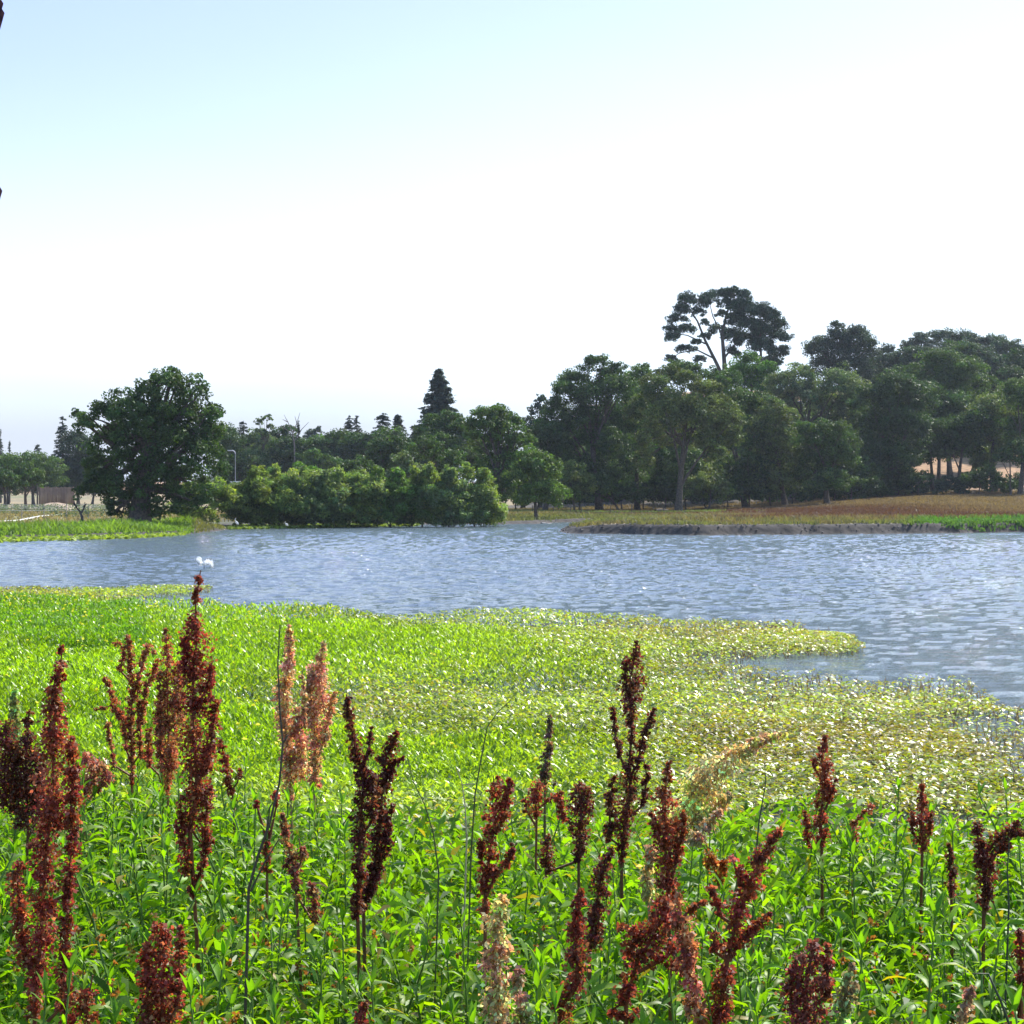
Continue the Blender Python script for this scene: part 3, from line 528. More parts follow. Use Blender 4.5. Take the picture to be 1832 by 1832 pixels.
for i, (Y, lab) in enumerate(((176, 'nearest low vine row on stakes across the left field'), (190, 'second nearest vine row in the left field'), (205, 'middle vine row in the left field'), (222, 'fourth vine row, before the sand heap'), (236, 'farthest vine row, just before the sand heap'))):
    x0, x1 = at(-120, 900, Y)[0], at(198, 900, Y)[0]; z0 = gz((x0 + x1) / 2, Y); e = empty('vine_row', ((x0 + x1) / 2, Y, z0), lab, 'vine row', 'rows of vines in the left field')
    for j in range(9):
        x = x0 + (x1 - x0) * j / 8; mb = MB(); tube(mb, [(x, Y, gz(x, Y) - .1), (x, Y, z0 + 1.0)], .035, (.3, .27, .25), 5); mb.build('stake', M_bark, e, e.location)
    mb = MB(); tube(mb, [(x0, Y, z0 + .85), (x1, Y, z0 + .85)], .012, (.5, .5, .5), 4); mb.build('wire', M_paint, e, e.location)
    mb = MB(); n = 900; px = R.uniform(x0, x1, n); keep = vnoise(px, px * 0, 1.3, i) > .3; px = px[keep]; n = len(px)
    pos = np.stack([px, Y + R.normal(size=n) * .15, z0 + R.uniform(.3, .95, n)], 1); rhomb(mb, pos, usph(n), usph(n), .2, .14, np.array((.16, .19, .12)) * R.uniform(.7, 1.3, (n, 1))); mb.build('foliage', M_tree, e, e.location)
def hose():
    pts = [(-10, 931), (30, 929), (70, 924), (110, 921), (135, 919)]; mb = MB(); q = [onplane(x, y, .62) for x, y in pts]
    q = [np.array((p_[0], p_[1], gz(p_[0], p_[1]) + .09)) for p_ in q]; tube(mb, q, .09, (.6, .58, .52), 6); tag(mb.build('irrigation_pipe', M_paint), 'long pale pipe lying across the brown field at far left', 'pipe')
hose()
def posts():
    for i, px in enumerate((953, 990, 1020, 1040, 1092, 1130)):
        Y = 214; b = at(px, 900, Y); b[2] = gz(b[0], Y); mb = MB(); tube(mb, [b - np.array((0, 0, .2)), b + np.array((R.normal() * .03, 0, 1.05))], (.05, .045), (.10, .085, .07), 6)
        tag(mb.build('fence_post', M_bark, origin=b), ('leftmost', 'second', 'third', 'fourth', 'fifth', 'rightmost')[i] + ' thin dark post of the row before the grove', 'post', 'thin posts before the grove')
posts()
def log(a, b, r, label, Y, name='driftwood_log', col=(.07, .055, .045)):
    A = at(*a, Y); B = at(*b, Y + 1); A[2] = gz(A[0], A[1]) + r * .7; B[2] = gz(B[0], B[1]) + r * .7; mb = MB(); tube(mb, bezier(A, (A + B) / 2 + np.array((0, 0, r * .6)), B, 6), np.linspace(r, r * .7, 6), col, 8)
    tube(mb, [(A + B) / 2, (A + B) / 2 + np.array((.3, 0, .5))], (r * .4, r * .15), col, 6)
    tag(mb.build(name, M_bark), label, 'log')
log((1174, 908), (1194, 907), .32, 'dark short log lying left of the leaning oak trunk', 221)
log((968, 932), (1012, 934), .12, 'pale driftwood pole on the dark bank behind the spit tip', 180, col=(.28, .25, .22))
log((1085, 912), (1108, 915), .12, 'light fallen branch on the grass behind the spit', 205, col=(.3, .26, .2))

def clods():
    mb = MB(); x, y = pick(9000, 985, 2050, 128, 160, lambda x, y, u: (shore(x, y) > -.35) & (shore(x, y) < 1.9)); z = height(x, y)
    for a, b_, c in zip(x, y, z):
        r = R.uniform(.03, .1); v = np.array([(1, 0, 0), (-1, 0, 0), (0, 1, 0), (0, -1, 0), (0, 0, 1), (0, 0, -1)]) * r * R.uniform(.6, 1.3, (6, 1)) * np.array((1, 1, .7)) + (a, b_, max(c, -.05) + r * .2)
        mb.add(v, [(0, 2, 4), (2, 1, 4), (1, 3, 4), (3, 0, 4), (2, 0, 5), (1, 2, 5), (3, 1, 5), (0, 3, 5)], np.array((.12, .10, .085)) * R.uniform(.6, 1.7))
    tag(mb.build('mud_clods', M_gr), 'crumbled mud clods and small stones along the dark edge of the spit', 'mud', kind='stuff')
# ------------------------------------------------------------------ grasses on the far banks
def tufts(name, label, pts, hgt, wid, colf, per=3, m=M_grass, cat='grass'):
    x, y = pts; n = len(x); z = height(x, y); mb = MB(); col = colf(x, y)
    for k in range(per):
        b = np.stack([x + R.normal(size=n) * .12, y + R.normal(size=n) * .12, z - .03], 1); d = np.stack([R.normal(size=n) * .22, R.normal(size=n) * .22, np.ones(n)], 1)
        a = R.uniform(0, math.pi, n); blade(mb, b, d, np.stack([np.cos(a), np.sin(a), a * 0], 1), hgt(x, y) * R.uniform(.6, 1.15, n), wid * R.uniform(.7, 1.3, n), col * R.uniform(.7, 1.3, (n, 1)))
    return tag(mb.build(name, m), label, cat, kind='stuff')
def pick(n, u0, u1, y0, y1, f):
    u = R.uniform(u0, u1, n); y = R.uniform(y0 ** 2, y1 ** 2, n) ** .5; x = (u - CX) / F * y; k = f(x, y, u); return x[k], y[k]
def one(c): return lambda x, y: np.tile(np.array(c), (len(x), 1)) * (0.75 + 0.5 * fbm(x, y, 4, 61)[:, None])
def scol(x, y):
    s = shore(x, y); u = CX + F * x / y; n = fbm(x, y, 6, 41); g = s + (n - .5) * 7 + R.normal(size=len(x)) * 1.2
    c = np.tile((0.200, 0.128, 0.080), (len(x), 1)); red = sstep(g, 9, 17) * sstep(-g, -48, -30) * sstep(u, 1080, 1350)
    c = c * (1 - red[:, None]) + np.array((0.105, 0.044, 0.032)) * red[:, None]
    gr = sstep(-g, -14, -8) * (.25 + .45 * sstep(n, .3, .6)) ; c = c * (1 - gr[:, None]) + np.array((0.13, 0.165, 0.055)) * gr[:, None]
    g2 = sstep(u, 1590, 1680) * sstep(-g, -14, -9); c = c * (1 - g2[:, None]) + np.array((0.09, 0.21, 0.03)) * g2[:, None]
    g3 = sstep(-u, -1130, -1000); c = c * (1 - .35 * g3[:, None]) + .35 * np.array((0.15, 0.16, 0.06)) * g3[:, None]
    return c
clods()
tufts('dry_grass', 'tan, reddish and green dry grass covering the spit and the field before the grove', pick(52000, 880, 2050, 130, 262, lambda x, y, u: (shore(x, y) > .35 + 1.3 * vnoise(x, y, 2.5, 71)) & (height(x, y) < 6)), lambda x, y: .28 + .25 * fbm(x, y, 8, 6) + .25 * sstep(shore(x, y), 6, 9) * sstep(-shore(x, y), -26, -20), .10, scol)
tufts('mixed_weeds', 'bright green weeds on the spit at the right photo edge', pick(12000, 1560, 2060, 136, 158, lambda x, y, u: (shore(x, y) > .25) & (shore(x, y) < 9) & (u > 1560 + 260 * fbm(x, y, 5, 4) + 14 * (shore(x, y) - 3)) & (fbm(x, y, 3, 8) > .3)), lambda x, y: .35 + 0 * x, .12, one((.10, .18, .04)), 3)
tufts('shore_grass', 'short rough green grass along the foot of the grove and inlet', pick(9000, 890, 1420, 196, 228, lambda x, y, u: (shore(x, y) > 3) & (fbm(x, y, 6, 18) + R.normal(size=len(x)) * .06 + .35 * sstep(u, 1180, 1420) > .45) & (fbm(x, y, 6, 18) - .4 * sstep(u, 1150, 1420) > .38)), lambda x, y: .5 + 0 * x, .11, one((.15, .18, .045)), 3)
tufts('reed_bed', 'bright green reeds along the left shore', pick(16000, -900, 402, 118, 152, lambda x, y, u: (shore(x, y) > .15) & (shore(x, y) < 7 + 3 * vnoise(x, y, 5, 2))), lambda x, y: (.25 + 1.15 * fbm(x, y, 3, 5)) * (.35 + .65 * sstep(shore(x, y), 0.5, 3)), .12,
      lambda x, y: np.where(((CX + F * x / y) > 345)[:, None], np.array((.16, .15, .055)), np.array((.155, .235, .03))) * (0.4 + 1.1 * fbm(x, y, 2.5, 3)[:, None]), 3, cat='reeds')
tufts('field_grass', 'brown dry grass of the left field behind the reeds', pick(15000, -700, 520, 135, 240, lambda x, y, u: shore(x, y) > 8), lambda x, y: .35 + 0 * x, .12, one((.22, .165, .09)), 2)
def scum(name, label, ring, col, z=.03, n=9000, hh=.10):
    q = np.array([onplane(x, y, z)[:2] for x, y in ring]); lo, hi = q.min(0), q.max(0); x = R.uniform(lo[0], hi[0], n); y = R.uniform(lo[1], hi[1], n); ins = np.zeros(n, bool)
    for i in range(len(q)):
        a, b_ = q[i], q[(i + 1) % len(q)]; c = (a[1] > y) != (b_[1] > y); ins ^= c & (x < (b_[0] - a[0]) * (y - a[1]) / (b_[1] - a[1] + 1e-9) + a[0])
    x, y = x[ins], y[ins]; n = len(x); mb = MB(); rhomb(mb, np.stack([x, y, z + R.random(n) * hh], 1), usph(n), nrm(usph(n) * .5 + np.array((0, 0, 1))), .4, .3, np.array(col) * R.uniform(.7, 1.3, (n, 1)))
    tag(mb.build(name, M_grass), label, 'pond weed', kind='stuff')
scum('pond_weed', 'yellow green floating weed rimming the left shore', [(-900, 985), (-300, 973), (0, 970), (150, 966), (250, 963), (335, 957), (325, 955), (200, 960), (0, 963), (-300, 968), (-900, 978)], (.24, .30, .04), n=16000)
scum('pond_weed', 'thin yellow green floating weed below the willow thicket', [(400, 947), (520, 945), (640, 943), (740, 941), (752, 939), (640, 939.6), (520, 940.5), (405, 943)], (.22, .28, .05), n=14000)

# ------------------------------------------------------------------ floating leaf mat
def poly_px(ring, z=.16): return np.array([onplane(x, y, z)[:2] for x, y in ring])
MAT = poly_px([(-700, 1046), (0, 1046), (130, 1048), (300, 1045), (372, 1046), (394, 1050), (330, 1057), (262, 1062), (205, 1070), (290, 1093), (360, 1104), (450, 1094), (560, 1085), (620, 1095), (730, 1103), (900, 1096), (1100, 1101), (1300, 1107), (1400, 1106), (1450, 1122), (1530, 1140), (1565, 1150),
               (1540, 1160), (1400, 1166), (1330, 1174), (1285, 1184), (1360, 1192), (1480, 1202), (1590, 1218), (1650, 1208), (1740, 1214), (1790, 1242), (1850, 1280), (2600, 1320)])
MAT = np.concatenate([MAT, [(30, 12.0), (-30, 12.0)]])
def inside(q, x, y):
    ins = np.zeros(len(x), bool)
    for i in range(len(q)):
        a, b_ = q[i], q[(i + 1) % len(q)]; c = (a[1] > y) != (b_[1] > y); ins ^= c & (x < (b_[0] - a[0]) * (y - a[1]) / (b_[1] - a[1] + 1e-12) + a[0])
    return ins
def mat_points(n, y0, y1, umax=.36):
    y = R.uniform(y0 ** 2, y1 ** 2, n) ** .5; x = R.uniform(-umax, umax, n) * y
    wx, wy = x + (fbm(x, y, 1.2, 5) - .5) * .9, y + (fbm(x, y, 1.5, 6) - .5) * (1.6 + 0 * y); k = inside(MAT, wx, wy); return x[k], y[k]
def zones(x, y):
    yp = 880 + EYE * F / y; u = CX + F * x / y          # the photo rows read off as ground bands
    n1 = fbm(x, y, 6, 91); n2 = fbm(x, y, 2.2, 95)
    right = sstep(x / y + (n1 - .5) * .16, -.02, .16)
    lush = sstep(-(x / y) + (n1 - .5) * .22, .01, .13) * sstep(-y + (n2 - .5) * 3, -47, -42) * sstep(y, 15, 20)
    midl = sstep(n1, .45, .6) * sstep(-y, -44, -34) * .8
    return right, np.maximum(lush, midl * (1 - right)), n1, n2
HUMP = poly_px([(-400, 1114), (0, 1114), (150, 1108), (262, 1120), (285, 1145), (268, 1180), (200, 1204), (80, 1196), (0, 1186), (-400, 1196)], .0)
def matveg():
    mb = MB(); cols = MB()
    for (n, y0, y1, sz) in ((210000, 12.5, 24, 1.0), (230000, 24, 40, 1.08), (170000, 40, 70, 1.3)):
        x, y = mat_points(n, y0, y1); right, lush, n1, n2 = zones(x, y)
        # thin zone round the inlet at the right, with open water showing
        thin = sstep(x / y, .07, .14) * sstep(-np.abs(y - 31 + (n1 - .5) * 6), -5.5, -2.5)
        thin2 = sstep(x / y, .02, .12) * sstep(-fbm(x, y, 3.2, 33), -.40, -.33) * .9
        hole = sstep(x / y, -.04, .06) * sstep(-fbm(x + 40, y * .55, 2.0, 133, 3), -.33, -.27); keep = R.random(len(x)) > np.maximum(np.maximum(.86 * thin, thin2), hole) * .95
        x, y, right, lush, n1, n2 = (a[keep] for a in (x, y, right, lush, n1, n2)); n = len(x)
        ht = (.08 + .30 * fbm(x, y, 1.6, 12)) * (1 - .4 * right) + lush * (.02 + .40 * fbm(x, y, 1.1, 14) ** 1.5 + .34 * sstep(fbm(x, y, 2.6, 15, 2), .35, .7)); ht = ht * (1 - .45 * sstep(y, 43, 49)) - .25 * lush * sstep(y, 42, 48); ht = np.maximum(ht, .06)
        ht = ht + inside(HUMP, x + (n2 - .5) * 1.5, y + (n1 - .5) * 2.5) * (.46 + .25 * vnoise(x, y, 2.5, 3))
        ht = np.minimum(ht, .58 - .3 * sstep(y, 45, 49)); zz = ht * R.random(n) ** .45
        base = np.array((.31, .385, .08)); dull = np.array((.40, .30, .12)); lu = np.array((.255, .40, .016))
        rr = R.random(n)
        c = np.tile(base, (n, 1)); c = np.where((rr < .30 * right + .03 + .35 * sstep(fbm(x, y, 3.0, 63), .48, .62) * (1 - .8 * lush))[:, None], dull * np.array((.85, .88, .7)), c)
        c = np.where(((rr > .93 - .05 * right))[:, None], np.array((.38, .37, .03)), c)
        c = c * (1 - lush[:, None]) + lu * lush[:, None]
        c = c * R.uniform(.5, 1.4, (n, 1)) * (.6 + .75 * n2[:, None]) * (.75 + .5 * fbm(x, y, .9, 51)[:, None])
        c = c * (0.55 + .6 * np.clip(zz / np.maximum(ht, .05), 0, 1))[:, None] if False else c
        up = R.uniform(.0, 1.0, n) * (1 - .5 * right) + lush * .7
        a = R.uniform(0, 6.283, n); d = np.stack([np.cos(a), np.sin(a), up * 1.1], 1)
        nn = nrm(np.stack([R.normal(size=n) * .35, R.normal(size=n) * .35, np.ones(n)], 1))
        L = R.uniform(.045, .095, n) * sz * (1 + .1 * lush); W = L * R.uniform(.34, .55, n) * (1 - .35 * lush)
        rhomb(mb, np.stack([x, y, zz + .02], 1), d, nn, L, W, c, .12)
    tag(mb.build('water_primrose', M_mat), 'mat of small glossy green leaves floating and standing over the near water', 'water plants', kind='stuff')
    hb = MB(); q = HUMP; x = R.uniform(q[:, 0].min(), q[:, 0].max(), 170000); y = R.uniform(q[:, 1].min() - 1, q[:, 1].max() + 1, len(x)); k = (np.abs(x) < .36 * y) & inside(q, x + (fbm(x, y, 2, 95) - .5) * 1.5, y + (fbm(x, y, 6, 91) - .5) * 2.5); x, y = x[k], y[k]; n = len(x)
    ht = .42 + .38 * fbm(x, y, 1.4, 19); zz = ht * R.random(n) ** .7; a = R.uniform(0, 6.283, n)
    rhomb(hb, np.stack([x, y, zz], 1), np.stack([np.cos(a), np.sin(a), R.uniform(.2, 2.2, n)], 1), nrm(usph(n) * .5 + np.array((0, 0, 1))), R.uniform(.06, .12, n), R.uniform(.018, .035, n), np.array((.15, .30, .012)) * R.uniform(.55, 1.35, (n, 1)))  # deeper leaf green stands in for the shadows on the mound
    tag(hb.build('tall_water_plants', M_mat), 'low mound of taller narrow leaved water plants at the left, green deepened as painted shade', 'water plants', kind='stuff')
    # stems
    sb = MB(); x, y = mat_points(30000, 13, 60); right, lush, n1, n2 = zones(x, y); k = R.random(len(x)) < .35 + .65 * right; x, y = x[k], y[k]; n = len(x)
    blade(sb, np.stack([x, y, x * 0 - .03], 1), np.stack([R.normal(size=n) * .25, R.normal(size=n) * .25, np.ones(n)], 1), np.tile((1., .2, 0), (n, 1)), R.uniform(.15, .36, n), .014, np.array((.13, .075, .05)) * R.uniform(.6, 1.5, (n, 1)))
    tag(sb.build('water_plant_stems', M_grass), 'thin reddish stalks standing in the leaf mat', 'stems', kind='stuff')
    fb = MB(); x, y = mat_points(16000, 17, 48); right, lush, n1, n2 = zones(x, y); k = (R.random(len(x)) < .16 * lush ** 2 * (.3 + vnoise(x, y, 3, 8))); x, y = x[k], y[k]; n = len(x)
    h = .26 + .30 * lush[k] * R.uniform(.5, 1.2, n) + inside(HUMP, x, y) * .3; h = h * (1 - .65 * sstep(y, 44, 48))
    for q in range(3):
        rhomb(fb, np.stack([x, y, h], 1) + R.normal(size=(n, 3)) * .006, usph(n) * np.array((1, 1, .2)), nrm(np.stack([R.normal(size=n) * .3, -.6 + R.normal(size=n) * .3, np.ones(n)], 1)), .055, .045, (.80, .72, .015))
    tag(fb.build('yellow_flowers', M_grass), 'small yellow flowers dotted over the lush green mat', 'flowers', kind='stuff')
matveg()

# ------------------------------------------------------------------ near bank: leafy weeds
def leaf_strip(mb, p0, az, L, W, el, droop, col, roll=0.0):
    """lance-shaped arching leaf with a folded midrib"""
    n = 5; t = np.linspace(0, 1, n); out = np.array((math.cos(az), math.sin(az), 0)); sd_ = np.array((-math.sin(az), math.cos(az), 0))
    ang = el - droop * t; seg = L / (n - 1); pts = [np.array(p0)]
    for k in range(n - 1): pts.append(pts[-1] + seg * (math.cos(ang[k]) * out + math.sin(ang[k]) * np.array((0, 0, 1))))
    pts = np.array(pts); w = W * np.array((0.12, 0.85, 1.0, .62, 0.0)) / 2
    upv = np.array([-math.sin(a_) * out + math.cos(a_) * np.array((0, 0, 1)) for a_ in ang])
    s2 = sd_ * math.cos(roll) + np.array((0, 0, 1)) * math.sin(roll)
    Lf = pts + w[:, None] * s2 + upv * (w * .35)[:, None]; Rt = pts - w[:, None] * s2 + upv * (w * .35)[:, None]
    V = np.concatenate([pts, Lf, Rt]); f4 = [(k, k + 1, n + k + 1, n + k) for k in range(n - 2)] + [(k + 1, k, 2 * n + k, 2 * n + k + 1) for k in range(n - 2)]
    f3 = [(n - 2, n - 1, 2 * n - 2), (n - 1, n - 2, 3 * n - 2)]
    cc = np.tile(col, (len(V), 1)); cc[:n] *= 1.12
    mb.add(V, f4, cc); mb.f.append(np.array(f3) + (mb.n - len(V))); mb.mi.append(np.zeros(2))
def weed_mesh(seed, hh):
    q = np.random.default_rng(seed); mb = MB(); sb = MB(); nb = q.integers(2, 4)
    axes = [(np.array((0, 0, 0)), np.array((q.normal() * .06, q.normal() * .06, hh)), 0)]
    for k in range(nb):
        z = hh * q.uniform(.35, .7); a = q.uniform(0, 6.28); axes.append((np.array((0, 0, z)), np.array((math.cos(a) * .14, math.sin(a) * .14, min(hh * .97, z + hh * q.uniform(.25, .4)))), z))
    for (a, b_, z0) in axes:
        pts = bezier(a, (a + b_) / 2 + np.array((q.normal() * .02, q.normal() * .02, .02)), b_, 6); tube(sb, pts, np.linspace(.0048, .0018, 6), (.10, .17, .03), 5, False)
        ln = np.linalg.norm(b_ - a); m_ = int(ln / .018); az = q.uniform(0, 6.28)
        for k in range(m_):
            t = (k + .5) / m_
            if z0 == 0 and t < .2: continue
            p_ = a + (b_ - a) * t; az += 2.4 + q.normal() * .3; top = sstep(np.array(t), .8, 1.0)
            L = q.uniform(.055, .11) * (1 - .55 * float(top)); col = np.array((.155, .27, .012)) * q.uniform(.65, 1.4) * np.array((q.uniform(.85, 1.3), 1, 1))
            if q.random() < .05: col = np.array(((.34, .24, .02), (.22, .15, .06), (.30, .34, .02))[int(q.integers(0, 3))])
            leaf_strip(mb, p_, az, L, L * q.uniform(.15, .23), q.uniform(.25, .95) + .5 * float(top), q.uniform(.7, 1.9), col, q.normal() * .35)
        for k in range(3): leaf_strip(mb, b_, q.uniform(0, 6.28), .05, .011, 1.2, .3, np.array((.13, .25, .02)))
    return mb, sb
wlabel = 'bushy green weed with lance shaped leaves in the thick stand on the near bank'
protos = []
for k in range(9):
    a, b_ = weed_mesh(100 + k, (.80, .86, .92, .98, .9, .84, .95, .88, .78)[k])
    protos.append((a, b_))
first = {}
def plant_weed(k, x, y, z, rz, s):
    if k not in first:
        e = empty('leafy_weed', (x, y, z), wlabel, 'weed', 'leafy weeds on the near bank'); A = protos[k][0].build('leaves', M_weed, e); B = protos[k][1].build('stem', M_stem, e); first[k] = (e, A, B)
    else:
        e0, A0, B0 = first[k]; e = e0.copy(); A = A0.copy(); B = B0.copy()
        for o_ in (e, A, B): sc.collection.objects.link(o_)
        A.parent = e; B.parent = e; e.location = (x, y, z)
    e.rotation_euler = (R.normal() * .06, R.normal() * .06, rz); e.scale = (s, s, s); return e
cells = []
yy = 2.75
while yy < 6.6:
    st = .205; xx = -.34 * yy - .2
    while xx < .34 * yy + .2: cells.append((xx + R.normal() * .05, yy + R.normal() * .05)); xx += st
    yy += .215
rnd.shuffle(cells)
for x, y in cells[:275]:
    u = CX + F * x / y
    mid = math.exp(-((u - 820) / 260) ** 2)               # the stand is lower left of centre
    if y > 5.2 and R.random() < .35 * mid + .1: continue
    if y > 5.75 and u > 420: continue
    s = .97 - .10 * mid - .05 * (y > 5.6) + R.normal() * .04
    plant_weed(int(R.integers(0, 9)), x, y, gz(x, y), R.uniform(0, 6.28), s)
def under():
    mb = MB(); n = 95000; y = R.uniform(2.4 ** 2, 7.5 ** 2, n) ** .5; x = R.uniform(-.42, .42, n) * y; z = height(x, y)
    top = .52 + .38 * fbm(x, y, .45, 2); zz = z + top * R.random(n) ** .6
    a = R.uniform(0, 6.28, n); c = np.array((.14, .25, .018)) * R.uniform(.35, 1.4, (n, 1)) * (.7 + .6 * fbm(x, y, .35, 7)[:, None]); c = np.where((R.random(n) < .05)[:, None], np.array((.26, .19, .05)), c)
    rhomb(mb, np.stack([x, y, zz], 1), np.stack([np.cos(a), np.sin(a), R.uniform(-.3, 1.6, n)], 1), nrm(usph(n) + np.array((0, 0, .8))), R.uniform(.03, .085, n), R.uniform(.009, .02, n), c)
    n = 9000; y = R.uniform(2.6 ** 2, 8.5 ** 2, n) ** .5; x = R.uniform(-.42, .42, n) * y; z = height(x, y); a = R.uniform(0, 6.28, n)
    blade(mb, np.stack([x, y, z], 1), np.stack([R.normal(size=n) * .25, R.normal(size=n) * .25, np.ones(n)], 1), np.stack([np.cos(a), np.sin(a), 0 * a], 1), R.uniform(.45, .95, n), .006, np.array((.17, .27, .03)) * R.uniform(.6, 1.4, (n, 1)))
    tag(mb.build('undergrowth', M_weed), 'tangled small leaves and grass blades beneath the taller weeds', 'undergrowth', kind='stuff')
    bb = MB(); n = 650; y = R.uniform(2.8 ** 2, 4.4 ** 2, n) ** .5; x = R.uniform(-.36, .36, n) * y; k = fbm(x, y, .6, 44) > .52; x, y = x[k], y[k]; z = height(x, y) + R.uniform(.66, .84, len(x))
    for q in range(7):
        rhomb(bb, np.stack([x, y, z], 1) + R.normal(size=(len(x), 3)) * .0035, usph(len(x)), usph(len(x)), .011, .008, np.array((.22, .12, .02)) * R.uniform(.6, 1.4, (len(x), 1)))
    tag(bb.build('brown_flower_buds', M_seed), 'small brown button flower heads among the low weeds', 'flowers', kind='stuff')
    lb = MB(); n = 26000; y = R.uniform(6.4 ** 2, 13.5 ** 2, n) ** .5; x = R.uniform(-.4, .4, n) * y; z = height(x, y); zz = z + (.30 + .3 * fbm(x, y, .8, 2)) * R.random(n) ** .5
    a = R.uniform(0, 6.28, n); c = np.array((.15, .27, .025)) * R.uniform(.5, 1.4, (n, 1))
    rhomb(lb, np.stack([x, y, zz], 1), np.stack([np.cos(a), np.sin(a), R.uniform(-.3, 1.4, n)], 1), nrm(usph(n) + np.array((0, 0, .8))), R.uniform(.05, .12, n), R.uniform(.015, .03, n), c)
    tag(lb.build('bank_weeds', M_weed), 'low leafy weeds running down the near bank to the water', 'weeds', kind='stuff')
under()

# ------------------------------------------------------------------ dock plants (rust red seed spikes)
RED = (.22, .050, .026); DRK = (.13, .036, .021); RST = (.29, .095, .045); TAN = (.47, .26, .14); PAL = (.40, .27, .13); GRN = (.26, .26, .10)
def spike(mb, pts, w, col, Y, feather=0.0, seg=1.0):
    """seed valves in whorls along one branch; pts photo pixels, w half widths in pixels"""
    P3 = np.array([at(x, y, Y) for x, y in pts]); P3[:, 1] -= .004
    cum = np.concatenate(([0], np.cumsum(np.linalg.norm(np.diff(P3, axis=0), axis=1)))); tot = cum[-1]
    wd = np.array(w) * Y / F * 1.36
    step = .0105 * seg; s_ = 0.0; rhythm = R.uniform(.030, .045)
    centers = []; rads = []
    while s_ < tot:
        c = np.array([np.interp(s_, cum, P3[:, i]) for i in range(3)]); r = np.interp(s_, cum, wd)
        whorl = .62 + .55 * abs(math.sin(s_ / rhythm * math.pi)) * R.uniform(.7, 1.1)
        if R.random() < .06: whorl *= .5
        centers.append(c + R.normal(size=3) * .2 * r); rads.append(max(.004, r * whorl)); s_ += step
        if R.random() < .16: centers.append(c + usph(1)[0] * np.array((1, 1, .6)) * r * R.uniform(.6, 1.1)); rads.append(max(.004, r * R.uniform(.3, .5)))
    for c, r in zip(centers, rads):
        if R.random() < .09: continue
        n = int(12 + 2500 * r * (1 - .35 * feather)); htone = R.uniform(.75, 1.3) * np.array((1, R.uniform(.8, 1.6), R.uniform(.8, 1.5))); dd = usph(n); off = dd * r * R.uniform(.25, 1.0, (n, 1)); off[:, 2] *= .8
        if feather: off[:, 2] -= feather * r * .5
        L = R.uniform(.004, .0115, n) * (1 + feather * .8); tint = R.uniform(.5, 1.5, (n, 1)) * htone; tint = np.where(R.random((n, 1)) < .12, tint * np.array((1.5, 2.6, 2.6)), tint)
        rhomb(mb, c + off, nrm(dd + R.normal(size=(n, 3)) * .6 + np.array((0, 0, -.5 * (1 + feather)))), usph(n), L, L * (.8 - .4 * feather), np.array(col) * tint)
def dock(label, Y, col, branches, foot=None, name='dock_plant', feather=0.0, group='rust coloured dock plants on the near bank', lean=0, leaves=2, seg=1.0, cat='weed'):
    """branches[0] runs upwards from the lowest visible point: (points, half widths)"""
    if 'tallest dock' not in label and 'thick rust' not in label: Y = float(np.clip(.93 * F / (max(q[1] for q in branches[0][0]) - 880), 3.2, 6.2))
    b0 = branches[0][0]; p0 = at(b0[0][0], b0[0][1], Y); fx = p0[0] + (lean if foot is None else foot) ; base = np.array((fx, Y + .02, gz(fx, Y)))
    e = empty(name, base, label, cat, group)
    sb = MB(); pts = np.array([base - np.array((0, 0, .05)), base * .5 + p0 * .5 + np.array((R.normal() * .01, 0, 0))] + [at(x, y, Y) for x, y in b0]); pts[2:, 1] += .0
    scol_ = tuple(np.array(col) * .55 + np.array((.05, .035, .01)))
    tube(sb, pts, np.linspace(.0055, .0014, len(pts)), scol_, 6)
    for br in branches[1:]:
        x, y = br[0][0]; d = [abs(q[1] - y) + abs(q[0] - x) * .3 for q in b0]; j = int(np.argmin(d)); a = at(b0[j][0], min(1900, max(b0[j][1], y) + 20), Y) if br[0][0][1] < b0[0][1] else p0
        mid = [at(q[0], q[1], Y) for q in br[0]]; tube(sb, np.array([a] + mid), np.linspace(.004, .0013, len(mid) + 1), scol_, 5)
    sb.build('stem', M_stem, e, base)
    for (pp, ww) in branches:
        ww = [ww] * len(pp) if isinstance(ww, (int, float)) else list(ww)
        hb = MB(); spike(hb, pp, ww, col, Y, feather, seg); hb.build('seed_head', M_seed, e, base)
    for k in range(leaves):
        lb = MB(); zt = base[2] + R.uniform(.15, .5); leaf_strip(lb, (base[0], base[1], zt), R.uniform(0, 6.28), R.uniform(.14, .22), .04, .7, 1.5, np.array((.11, .19, .02))); lb.build('leaf', M_weed, e, base)
    return e
dock('tallest dock spike, its tip standing against the water under the white egret', 4.3, RED,
     [([(340, 1480), (350, 1430), (352, 1380), (345, 1310), (345, 1250), (345, 1200), (352, 1150), (350, 1110), (350, 1075), (355, 1045), (359, 1020)], (8, 20, 24, 22, 19, 22, 22, 13, 8, 7, 3)), ([(350, 1270), (368, 1235), (380, 1190)], (12, 12, 5)), ([(368, 1370), (380, 1320), (386, 1250)], (14, 12, 8)), ([(335, 1200), (328, 1165), (330, 1135)], (10, 9, 5)), ([(365, 1520), (370, 1460), (372, 1400)], 9), ([(345, 1600), (358, 1560), (375, 1500)], (8, 8, 6)), ([(335, 1560), (325, 1480), (322, 1420)], (10, 9, 7))])
